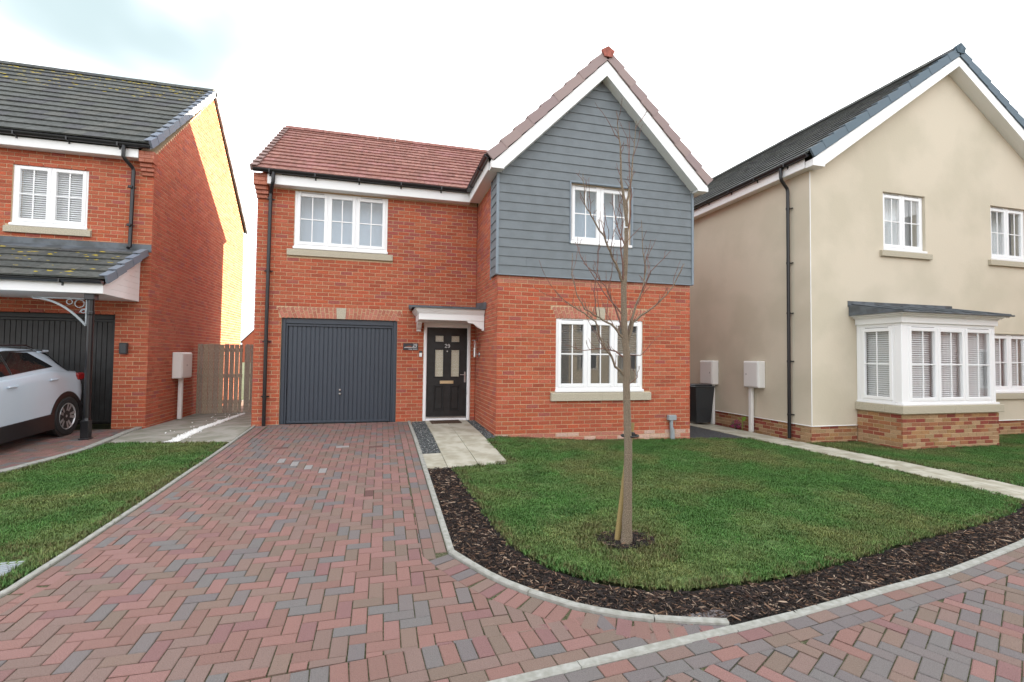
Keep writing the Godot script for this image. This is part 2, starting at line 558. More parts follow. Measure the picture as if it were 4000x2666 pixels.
func make_materials() -> void:
	var grey := Color(0.5, 0.5, 0.5)
	var w := Color.WHITE
	var fine := noise_tex(1, 0.035, 5, Color(0.86, 0.86, 0.86), Color(1.0, 1.0, 1.0), 0.2, 0.8)
	var grain := noise_tex(2, 0.12, 4, Color(0.8, 0.8, 0.8), w, 0.25, 0.75)
	var bumpy := noise_tex(3, 0.06, 5, Color.BLACK, w, 0.1, 0.9)
	var patch := noise_tex(4, 0.012, 5, Color(0.80, 0.79, 0.77), Color(1, 1, 1), 0.3, 0.7)
	M.brick = vcol(tmat(w, 0.9, fine, 1.7, bumpy, 0.25))
	M.mortar = tmat(lin(0.62, 0.45, 0.285), 0.95, fine, 2.0, bumpy, 0.2)
	M.brick_plain = tmat(lin(0.40, 0.098, 0.048), 0.9, fine, 1.7)
	M.paver = vcol(tmat(w, 0.86, noise_tex(12, 0.16, 5, Color(0.80, 0.80, 0.80), w, 0.22, 0.66), 2.1, bumpy, 0.3))
	M.joint = tmat(lin(0.115, 0.105, 0.065), 1.0, noise_tex(13, 0.03, 4, Color(0.55, 0.62, 0.4), w, 0.3, 0.7), 3.0)
	M.tile = vcol(tmat(w, 0.88, noise_tex(14, 0.02, 5, Color(0.80, 0.80, 0.79), w, 0.2, 0.75), 0.8, bumpy, 0.2))
	var lich := noise_tex(15, 0.02, 5, Color(1, 1, 1), lin(0.75, 0.55, 0.04), 0.70, 0.76, 512)
	M.kerb = tmat(lin(0.34, 0.335, 0.31), 0.9, noise_tex(16, 0.03, 5, Color(0.86, 0.86, 0.84), w, 0.2, 0.8), 0.8, bumpy, 0.2)
	M.slab = tmat(lin(0.43, 0.405, 0.335), 0.88, noise_tex(17, 0.010, 5, Color(0.86, 0.85, 0.82), w, 0.25, 0.7), 0.5, bumpy, 0.15)
	M.concrete = tmat(lin(0.30, 0.285, 0.25), 0.92, noise_tex(18, 0.010, 5, Color(0.84, 0.85, 0.81), w, 0.25, 0.7), 0.4)
	M.tarmac = tmat(lin(0.06, 0.06, 0.065), 0.95, grain, 3.0, bumpy, 0.5)
	M.soil = tmat(lin(0.018, 0.012, 0.009), 1.0, fine, 2.0, bumpy, 2.0)
	M.lawn_soil = tmat(lin(0.12, 0.185, 0.055), 1.0, noise_tex(19, 0.05, 5, Color(0.70, 0.72, 0.62), w, 0.3, 0.7), 1.2)
	M.earth = tmat(lin(0.10, 0.12, 0.05), 1.0, patch, 0.2)
	M.render = tmat(lin(0.60, 0.535, 0.435), 0.93, noise_tex(20, 0.006, 5, Color(0.95, 0.95, 0.935), Color(1.0, 0.997, 0.99), 0.3, 0.66, 512), 0.16, noise_tex(21, 0.25, 3, Color.BLACK, w, 0.1, 0.9), 0.12)
	M.stone = tmat(lin(0.52, 0.465, 0.36), 0.9, fine, 2.2, bumpy, 0.12)
	M.upvc = mat(lin(0.84, 0.84, 0.85), 0.28)
	M.trim = mat(lin(0.82, 0.82, 0.82), 0.35)
	M.soffit = mat(lin(0.78, 0.78, 0.77), 0.5)
	M.slot = mat(lin(0.30, 0.30, 0.30), 0.6)
	M.black_plastic = mat(lin(0.012, 0.012, 0.014), 0.28)
	M.seal = mat(lin(0.02, 0.02, 0.02), 0.6)
	var g := StandardMaterial3D.new()
	g.albedo_color = Color(1, 1, 1, 0.03)
	g.transparency = BaseMaterial3D.TRANSPARENCY_ALPHA
	g.roughness = 0.0
	M.glass = g
	var o := g.duplicate()
	o.roughness = 0.05
	o.normal_enabled = true
	var rain := noise_tex(23, 0.05, 3, Color.BLACK, Color.WHITE, 0.0, 1.0, 256)
	rain.color_ramp = null
	rain.as_normal_map = true
	rain.bump_strength = 2.0
	o.normal_texture = rain
	o.uv1_triplanar = true
	o.uv1_scale = Vector3(10, 2.5, 10)
	M.rain_glass = o
	M.obscure = tmat(lin(0.62, 0.62, 0.53), 0.25, noise_tex(24, 0.04, 4, Color(0.78, 0.76, 0.68), w, 0.25, 0.75, 256), 4.0)
	M.obscure.uv1_scale = Vector3(14, 2.5, 14)
	M.clad = tmat(lin(0.150, 0.172, 0.188), 0.6, noise_tex(25, 0.012, 4, Color(0.955, 0.955, 0.955), w, 0.3, 0.7), 0.5, noise_tex(26, 0.09, 4, Color.BLACK, w, 0.1, 0.9), 0.06)
	M.clad_trim = mat(lin(0.19, 0.23, 0.27), 0.5)
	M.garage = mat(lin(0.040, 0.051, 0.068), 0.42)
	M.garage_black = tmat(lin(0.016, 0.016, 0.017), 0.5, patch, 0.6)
	M.door_black = tmat(lin(0.014, 0.0145, 0.016), 0.42, patch, 0.8, noise_tex(27, 0.08, 3, Color.BLACK, w, 0.1, 0.9), 0.05)
	M.steel = mat(lin(0.62, 0.62, 0.62), 0.28, 1.0)
	M.brass = mat(lin(0.78, 0.66, 0.45), 0.3, 0.9)
	M.lead = tmat(lin(0.105, 0.12, 0.138), 0.55, patch, 0.5)
	M.cap = vcol(mat(w, 0.8))
	M.blind = mat(lin(0.82, 0.84, 0.85), 0.6)
	M.sky_tinted_curtain = mat(lin(0.42, 0.53, 0.64), 0.8)  # curtain sheet with the sky reflection of the panes put into its blue
	M.sky_tinted_net = mat(lin(0.80, 0.85, 0.88), 0.8)  # paler sheet, brighter sky reflection put into its colour
	M.dark_blind = mat(lin(0.10, 0.10, 0.11), 0.5)
	M.room = mat(lin(0.30, 0.29, 0.27), 0.9)
	M.dark_room = mat(lin(0.10, 0.10, 0.10), 0.9)
	M.slate = tmat(lin(0.035, 0.038, 0.048), 0.35, grain, 3.0)
	M.white_paint = mat(lin(0.8, 0.8, 0.8), 0.6)
	M.red_print = mat(lin(0.25, 0.09, 0.06), 0.6)
	M.meter = mat(lin(0.74, 0.73, 0.71), 0.45)
	M.grey_plastic = mat(lin(0.28, 0.31, 0.33), 0.45)
	M.dark_grey = mat(lin(0.03, 0.034, 0.038), 0.4)
	M.mat_brown = tmat(lin(0.085, 0.045, 0.022), 1.0, grain, 4.0, bumpy, 0.6)
	M.timber = vcol(tmat(w, 0.9, noise_tex(28, 0.03, 5, Color(0.72, 0.70, 0.68), w, 0.2, 0.8), 1.0, bumpy, 0.15))
	M.timber.uv1_scale = Vector3(9, 0.9, 9)
	M.stake = tmat(lin(0.34, 0.25, 0.10), 0.85, grain, 2.0)
	M.bark = tmat(lin(0.36, 0.285, 0.205), 0.9, noise_tex(29, 0.07, 5, Color(0.50, 0.48, 0.46), w, 0.30, 0.66), 4.0, bumpy, 0.5)
	M.twig = mat(lin(0.17, 0.088, 0.068), 0.8)
	M.grass = vcol(mat(w, 0.75))
	M.grass.backlight_enabled = true
	M.grass.backlight = Color(0.45, 0.45, 0.45)
	M.chip = vcol(mat(w, 0.9))
	M.pebble = vcol(mat(w, 0.7))
	M.car_paint = mat(lin(0.52, 0.61, 0.70), 0.35)
	M.car_paint.clearcoat_enabled = true
	M.car_paint.clearcoat = 1.0
	M.car_paint.clearcoat_roughness = 0.03
	M.tint = mat(lin(0.012, 0.013, 0.014), 0.03)
	M.tyre = mat(lin(0.016, 0.016, 0.017), 0.85)
	M.alloy = mat(lin(0.55, 0.55, 0.56), 0.3, 0.35)
	M.tail = mat(lin(0.22, 0.01, 0.012), 0.1)
	M.cover = mat(lin(0.36, 0.39, 0.42), 0.45, 0.5)
	M.chrome = mat(lin(0.8, 0.8, 0.8), 0.12, 1.0)
	M.leaf = vcol(mat(w, 0.7))
	M.far_roof = tmat(lin(0.10, 0.09, 0.085), 0.9, fine, 1.0)
	M.lichen = mat(lin(0.36, 0.27, 0.02), 0.95)
	brick_cols = shades([Color(0.485, 0.112, 0.050), Color(0.45, 0.10, 0.045), Color(0.505, 0.130, 0.062), Color(0.42, 0.093, 0.046), Color(0.475, 0.120, 0.060), Color(0.41, 0.09, 0.045), Color(0.495, 0.112, 0.053), Color(0.46, 0.106, 0.052), Color(0.515, 0.142, 0.073)], 18, 0.07, 0.05)
	pale_brick_cols = shades([Color(0.54, 0.20, 0.135), Color(0.50, 0.175, 0.115)], 6, 0.06, 0.05) + shades([Color(0.37, 0.092, 0.068)], 4, 0.1, 0.06) + shades([Color(0.60, 0.38, 0.32)], 4, 0.1, 0.05)
	plinth_cols = shades([Color(0.40, 0.22, 0.10), Color(0.33, 0.09, 0.05), Color(0.44, 0.29, 0.15), Color(0.36, 0.14, 0.07), Color(0.27, 0.06, 0.04), Color(0.40, 0.25, 0.13)], 12, 0.1, 0.06)
	paver_cols = shades([Color(0.240, 0.128, 0.113)], 5, 0.09, 0.05) + shades([Color(0.216, 0.142, 0.123)], 5, 0.09, 0.04) + shades([Color(0.166, 0.145, 0.142)], 4, 0.11, 0.03) + [Color(0.30, 0.285, 0.28), Color(0.13, 0.062, 0.055)]
	tile_cols = shades([Color(0.33, 0.142, 0.118), Color(0.30, 0.127, 0.105), Color(0.35, 0.157, 0.132)], 6, 0.08, 0.04) + shades([Color(0.083, 0.087, 0.083), Color(0.073, 0.077, 0.075), Color(0.092, 0.093, 0.086)], 6, 0.09, 0.03)
	brick_meshes = variants(brick_shape, brick_cols + pale_brick_cols)
	plinth_meshes = variants(brick_shape, plinth_cols)
	tile_meshes = variants(tile_shape, tile_cols)
	paver_meshes = variants(paver_shape, paver_cols)

func pick_brick(at: Vector3) -> int:
	if at.z > 1.9 and at.x > 3.8:
		if at.y < -0.06: return 28 + rng.randi() % 4 if rng.randf() < 0.55 else 18 + rng.randi() % 6
		if at.y > 2.70 and at.y < 2.80: return 18 + rng.randi() % 6
	if at.x > 1.9 and at.x < 3.9 and at.y > 3.1 and at.y < 4.45 and rng.randf() < 0.34: return 24 + rng.randi() % 4
	if rng.randf() < 0.05: return 24 + rng.randi() % 4
	return rng.randi() % 18
func pick_plinth(_at: Vector3) -> int:
	return rng.randi() % 12

# ---- joinery
# O lower left corner of the opening on the wall face, U along, N out
func window(parent: Node3D, O: Vector3, U: Vector3, N: Vector3, w: float, h: float, lights: Array, inside: String, recess := 0.05, cill := true, room := true, label := "") -> MeshInstance3D:
	var t := Transform3D(Basis(U, UP, N), O)
	var z1 := -recess; var z0 := -recess - 0.07
	var fw := 0.055
	var mb := MB.new()
	var b0 := 0.05 if cill else 0.0
	mb.box(Vector3(0, b0, z0), Vector3(fw, h, z1), 0.006, t)
	mb.box(Vector3(w - fw, b0, z0), Vector3(w, h, z1), 0.006, t)
	mb.box(Vector3(fw, h - fw, z0), Vector3(w - fw, h, z1), 0.006, t)
	mb.box(Vector3(fw, b0, z0), Vector3(w - fw, b0 + fw, z1), 0.006, t)
	if cill: mb.box(Vector3(-0.015, 0, z0), Vector3(w + 0.015, b0, 0.03), 0.008, t)
	var xs := [fw]
	var total := 0.0
	for l in lights: total += l
	var run := fw
	var inner := w - 2 * fw
	for k in lights.size():
		run += inner * lights[k] / total
		xs.append(run)
		if k < lights.size() - 1: mb.box(Vector3(run - 0.022, b0 + fw, z0), Vector3(run + 0.022, h - fw, z1), 0.004, t)
	var win := part(mb, "window", M.upvc, parent, label)
	for k in lights.size():
		var a: float = xs[k] + (0.0 if k == 0 else 0.022); var b: float = xs[k + 1] - (0.0 if k == lights.size() - 1 else 0.022)
		var c := b0 + fw; var d := h - fw
		var s := 0.052
		var zs := z1 + 0.014
		var sm := MB.new()
		sm.box(Vector3(a - 0.012, c - 0.012, z0 + 0.02), Vector3(a + s, d + 0.012, zs), 0.007, t)
		sm.box(Vector3(b - s, c - 0.012, z0 + 0.02), Vector3(b + 0.012, d + 0.012, zs), 0.007, t)
		sm.box(Vector3(a + s, d - s, z0 + 0.02), Vector3(b - s, d + 0.012, zs), 0.007, t)
		sm.box(Vector3(a + s, c - 0.012, z0 + 0.02), Vector3(b - s, c + s, zs), 0.007, t)
		part(sm, "sash", M.upvc, win)
		var gm := MB.new()
		gm.box(Vector3(a + s - 0.004, c + s - 0.004, z1 - 0.032), Vector3(b - s + 0.004, d - s + 0.004, z1 - 0.010), 0.0, t)
		part(gm, "pane", M.glass, win)
		var bm := MB.new()
		var mx := (a + b) * 0.5; var my := (c + d) * 0.5
		bm.box(Vector3(mx - 0.011, c + s, z1 - 0.009), Vector3(mx + 0.011, d - s, z1 + 0.004), 0.003, t)
		bm.box(Vector3(a + s, my - 0.011, z1 - 0.0095), Vector3(mx - 0.0115, my + 0.011, z1 + 0.0035), 0.003, t)
		bm.box(Vector3(mx + 0.0115, my - 0.011, z1 - 0.0095), Vector3(b - s, my + 0.011, z1 + 0.0035), 0.003, t)
		part(bm, "glazing_bar", M.upvc, win)
		if k == 0 or k == lights.size() - 1:
			var vm := MB.new()
			vm.box(Vector3(a + 0.06, h - 0.034, z1), Vector3(b - 0.06, h - 0.022, z1 + 0.006), 0.002, t)
			part(vm, "trickle_vent", M.slot, win)
		if inside == "blind" or inside == "half_blind":
			var lm := MB.new()
			var y := d - s + 0.02
			var stop := c if inside == "blind" else c + 0.05
			while y > stop:
				var q := Transform3D(t.basis * Basis(Vector3.RIGHT, deg_to_rad(38.0)), t * Vector3(0, y, z0 - 0.06))
				lm.box(Vector3(a + 0.005, -0.0015, -0.023), Vector3(b - 0.005, 0.0015, 0.023), 0.0, q)
				y -= 0.042
			part(lm, "blind", M.blind, win)
		elif inside == "dark_blind":
			var lm := MB.new()
			var y := d - s + 0.02
			while y > my - 0.05:
				var q := Transform3D(t.basis * Basis(Vector3.RIGHT, deg_to_rad(30.0)), t * Vector3(0, y, z0 - 0.06))
				lm.box(Vector3(a + 0.005, -0.0015, -0.02), Vector3(b - 0.005, 0.0015, 0.02), 0.0, q)
				y -= 0.042
			part(lm, "blind", M.dark_blind, win)
		elif (inside == "sky_tinted_curtain" or inside == "sky_tinted_net") and k == 0:
			var lm := MB.new()
			var n := 60
			for e in n:
				var x0 := lerpf(-0.2, w + 0.2, float(e) / n); var x1 := lerpf(-0.2, w + 0.2, float(e + 1) / n)
				var za := z0 - 0.30 + 0.006 * sin(e * 0.9); var zb := z0 - 0.30 + 0.006 * sin((e + 1) * 0.9)
				lm.quad(t * Vector3(x0, -0.2, za), t * Vector3(x1, -0.2, zb), t * Vector3(x1, h + 0.15, zb), t * Vector3(x0, h + 0.15, za))
				lm.quad(t * Vector3(x1, -0.2, zb - 0.004), t * Vector3(x0, -0.2, za - 0.004), t * Vector3(x0, h + 0.15, za - 0.004), t * Vector3(x1, h + 0.15, zb - 0.004))
			part(lm, "sky_tinted_curtain", M.sky_tinted_curtain if inside == "sky_tinted_curtain" else M.sky_tinted_net, win)
	if room:
		var rm := MB.new()
		var y0 := -0.75; var y1 := h + 0.25
		var x0 := -0.6; var x1 := w + 0.6; var zb := -2.6; var zf := -0.32
		var P := func(x: float, y: float, z: float) -> Vector3: return t * Vector3(x, y, z)
		rm.quad(P.call(x0, y0, zb), P.call(x1, y0, zb), P.call(x1, y1, zb), P.call(x0, y1, zb))
		rm.quad(P.call(x0, y0, zf), P.call(x0, y0, zb), P.call(x0, y1, zb), P.call(x0, y1, zf))
		rm.quad(P.call(x1, y0, zb), P.call(x1, y0, zf), P.call(x1, y1, zf), P.call(x1, y1, zb))
		rm.quad(P.call(x0, y0, zf), P.call(x1, y0, zf), P.call(x1, y0, zb), P.call(x0, y0, zb))
		rm.quad(P.call(x0, y1, zb), P.call(x1, y1, zb), P.call(x1, y1, zf), P.call(x0, y1, zf))
		part(rm, "room_lining", M.dark_room if inside == "dark_blind" else M.room, win)
	return win

func sill(parent: Node3D, O: Vector3, U: Vector3, N: Vector3, w: float, h: float, out := 0.05, joints := 2) -> void:
	var t := Transform3D(Basis(U, UP, N), O)
	for k in joints:
		var mb := MB.new()
		var a := w * k / joints; var b := w * (k + 1) / joints
		mb.prism(PackedVector2Array([Vector2(-0.03, 0), Vector2(out - 0.004, 0), Vector2(out, 0.004), Vector2(out, h - 0.016), Vector2(out - 0.006, h - 0.010), Vector2(-0.03, h)]), 0.0, b - a - (0.003 if k < joints - 1 else 0.0), Transform3D(Basis(N, UP, U), O + U * a) if true else t)
		part(mb, "window_sill", M.stone, parent)

func gutter(parent: Node3D, a: Vector3, b: Vector3, out: Vector3, ends := true) -> void:
	var mb := MB.new()
	var r := 0.056
	var d := (b - a).normalized()
	var n := 9
	for k in n:
		var a0 := PI * k / n; var a1 := PI * (k + 1) / n
		var p0 := out * (r - r * cos(a0)) - UP * r * sin(a0); var p1 := out * (r - r * cos(a1)) - UP * r * sin(a1)
		var n0 := -out * cos(a0) - UP * sin(a0); var n1 := -out * cos(a1) - UP * sin(a1)
		var e := [a + p0, b + p0, b + p1, a + p1]
		if (e[1] - e[0]).cross(e[2] - e[0]).dot(n0 + n1) > 0: mb.quadn(e[0], e[1], e[2], e[3], n0, n0, n1, n1)
		else: mb.quadn(e[3], e[2], e[1], e[0], n1, n1, n0, n0)
		for s in [a, b]:
			if ends: mb.tri(s + out * r, s + p0, s + p1)
	# rolled lip
	mb.tube([a + out * 2 * r, b + out * 2 * r], [0.006, 0.006], 6)
	var g := part(mb, "gutter", M.black_plastic, parent)
	var len_ := a.distance_to(b)
	var cnt := int(maxf(2, round(len_ / 0.85)))
	for k in cnt:
		var at := a + d * (len_ * (k + 0.35) / cnt)
		var bm := MB.new()
		var t := Transform3D(Basis(d, UP, d.cross(UP)), at)
		if d.cross(UP).dot(out) < 0: t = Transform3D(Basis(-d, UP, -d.cross(UP)), at)
		bm.box(Vector3(-0.014, -0.105, -0.002), Vector3(0.014, -0.01, 0.012), 0.003, t)
		bm.box(Vector3(-0.012, -0.066, 0.0), Vector3(0.012, -0.052, 0.118), 0.003, t)
		bm.box(Vector3(-0.012, -0.066, 0.106), Vector3(0.012, 0.004, 0.120), 0.003, t)
		part(bm, "gutter_bracket", M.black_plastic, g)

func downpipe(parent: Node3D, pts: Array, wall_n: Vector3, clips: Array) -> void:
	var mb := MB.new()
	var r := []
	for p in pts: r.append(0.034)
	mb.tube(pts, r, 14)
	var g := part(mb, "downpipe", M.black_plastic, parent)
	for y in clips:
		var p: Vector3 = pts[-1]
		var cm := MB.new()
		var t := Transform3D(Basis(wall_n.cross(UP) * -1.0, UP, wall_n), Vector3(p.x, y, p.z))
		cm.lathe([Vector2(0.034, -0.02), Vector2(0.041, -0.02), Vector2(0.041, 0.02), Vector2(0.034, 0.02)], 14, Transform3D(Basis(), Vector3(p.x, y, p.z)))
		cm.box(Vector3(-0.075, -0.012, -0.062), Vector3(0.075, 0.012, -0.045), 0.003, t)
		part(cm, "pipe_clip", M.black_plastic, g)

func ridge_tiles(parent: Node3D, a: Vector3, b: Vector3, m: Material, cols: Array, half := 0.13, drop := 0.10) -> void:
	var d := (b - a).normalized()
	var side := d.cross(UP).normalized()
	var len_ := a.distance_to(b)
	var n := int(round(len_ / 0.44))
	for k in n:
		var mb := MB.new()
		mb.col = cols[rng.randi() % cols.size()]
		var z0 := len_ * k / n; var z1 := len_ * (k + 1) / n - 0.006
		mb.prism(PackedVector2Array([Vector2(-half, -drop), Vector2(-half + 0.015, -drop - 0.012), Vector2(0, -0.02), Vector2(half - 0.015, -drop - 0.012), Vector2(half, -drop), Vector2(half * 0.45, -0.005), Vector2(0, 0.022), Vector2(-half * 0.45, -0.005)]), z0, z1, Transform3D(Basis(side, UP, d), a + UP * rng.randf_range(-0.003, 0.003)))
		part(mb, "ridge_tile", m, parent)

# stepped dry-verge caps from the eave point up the slope; front face towards N
func verge_caps(parent: Node3D, foot: Vector3, S: Vector3, N: Vector3, length: float, n: int, m: Material, cols: Array, high := 0.13, top_w := 0.09) -> void:
	var out := N.cross(S).normalized()
	if out.y < 0: out = -out
	for k in n:
		var g := length / n
		var mb := MB.new()
		mb.col = cols[rng.randi() % cols.size()]
		var t := Transform3D(Basis(S, out, N), foot + S * (g * k))
		if t.basis.determinant() < 0: t.basis = Basis(S, out, N)
		t.basis = Basis(N, -deg_to_rad(0.0)) * t.basis
		var lift := 0.034
		# quad profile: lower end stands proud of the one below it
		var p := PackedVector2Array([Vector2(-0.02, -high + lift * 0.5), Vector2(g, -high), Vector2(g, 0.0), Vector2(-0.02, lift)])
		mb.prism(p, -0.012, 0.030 + 0.005 * (k % 2), t)
		var q := PackedVector2Array([Vector2(-0.02, lift - 0.016), Vector2(g, -0.014), Vector2(g, 0.0005), Vector2(-0.02, lift + 0.0005)])
		mb.prism(q, -top_w, -0.0125, t)
		part(mb, "verge_cap", M.cap, parent)

func white_box(parent: Node3D, called: String, lo: Vector3, hi: Vector3, bev := 0.006, m: Material = null) -> MeshInstance3D:
	var mb := MB.new()
	mb.box(lo, hi, bev)
	return part(mb, called, m if m else M.trim, parent)

# ---- the house in the middle
const XW0 := -0.486
const XC := 3.89
const XR := 7.81
const ZG := 2.03
const ZB := -5.66
const AX := 5.872

func slab_board(mb: MB, y0: float, h: float, xa0: float, xb0: float, xa1: float, xb1: float, z: float, t := Transform3D()) -> void:
	# one lapped board: bottom edge thick, top tucked under the next; ends may slope
	var d0 := 0.020; var d1 := 0.006
	var p := [Vector3(xa0, y0, z + d0), Vector3(xb0, y0, z + d0), Vector3(xb1, y0 + h, z + d1), Vector3(xa1, y0 + h, z + d1)]
	var q := [Vector3(xa0, y0, z), Vector3(xb0, y0, z), Vector3(xb1, y0 + h, z), Vector3(xa1, y0 + h, z)]
	for k in 4:
		p[k] = t * p[k]; q[k] = t * q[k]
	mb.quad(p[0], p[1], p[2], p[3])
	mb.quad(q[0], q[1], p[1], p[0])
	mb.quad(q[3], q[0], p[0], p[3])
	mb.quad(p[1], q[1], q[2], p[2])
	mb.quad(p[3], p[2], q[2], q[3])

func arch_open(x0: float, x1: float, y: float, splay: float) -> Array:
	var r := []
	for k in 3:
		var s := splay * (k + 0.6) / 3.0
		r.append([x0 - s, x1 + s, y + k * 0.075 + (0.0 if k else 0.001), y + k * 0.075 + 0.0745])
	return r

func arch(parent: Node3D, list: Array, x0: float, x1: float, y: float, z: float, splay: float, key_w: float) -> void:
	# flat gauged arch of upright bricks with a buff keystone
	var n := int(round((x1 - x0) / 0.075))
	var mid := (x0 + x1) * 0.5
	var h := 0.225
	var mb := MB.new()
	mb.prism(PackedVector2Array([Vector2(x0 - 0.01, y + 0.002), Vector2(x1 + 0.01, y + 0.002), Vector2(x1 + splay + 0.01, y + h), Vector2(x0 - splay - 0.01, y + h)]), z - 0.1, z - 0.004)
	for k in n:
		var f := (k + 0.5) / n
		var xb := lerpf(x0, x1, f)
		if absf(xb - mid) < key_w * 0.5 + 0.01: continue
		var lean := (f - 0.5) * 2.0 * splay
		var up := Vector3(lean, h, 0).normalized()
		for seg in 2:
			var s0 := 0.0 if seg == 0 else (0.105 if k % 2 else 0.158)
			var s1 := (0.095 if k % 2 else 0.148) if seg == 0 else 0.222
			var at := Vector3(xb, y, z + rng.randf_range(-0.001, 0.002)) + up * s0 + up.cross(Vector3.BACK) * 0.0
			var right := Vector3(up.y, -up.x, 0)
			# brick unit runs along x of its frame: stand it upright
			var bs := Basis(up * (s1 - s0), -right, Vector3.BACK)
			list.append([Transform3D(bs, at + right * 0.0325), 18 + rng.randi() % 6, Vector3.BACK])
	part(mb, "arch_mortar", M.mortar, parent)
	var km := MB.new()
	var kb := key_w * 0.44; var kt := key_w * 0.5
	km.prism(PackedVector2Array([Vector2(mid - kb, y + 0.003), Vector2(mid + kb, y + 0.003), Vector2(mid + kt, y + h), Vector2(mid - kt, y + h)]), z - 0.05, z + 0.012)
	part(km, "keystone", M.stone, parent)

func kneeler(parent: Node3D, list: Array, x_out: float, x_in: float, y: float, z: float, wall_x: float) -> void:
	# corbelled brick corner under the eave; grows outwards in three courses
	var sgn := signf(wall_x - x_in)
	for k in 6:
		var proud: float = [0.04, 0.08, 0.12, 0.18, 0.18, 0.18][k]
		var side: float = [0.01, 0.02, 0.03, 0.045, 0.045, 0.045][k]
		var a := minf(x_in, wall_x + sgn * side); var b := maxf(x_in, wall_x + sgn * side)
		var mb := MB.new()
		mb.box(Vector3(a, y + k * 0.075, z - 0.02), Vector3(b, y + k * 0.075 + 0.0745, z + proud - 0.006), 0.0)
		part(mb, "kneeler_course", M.brick_plain, parent)
		lay_bricks(list, Vector3(a, 0, z + proud), Vector3.RIGHT, Vector3.BACK, b - a, y + k * 0.075 - 0.02, y + k * 0.075 + 0.07, [], func(_p): return 18 + rng.randi() % 6, 0.10)
	var _u := x_out

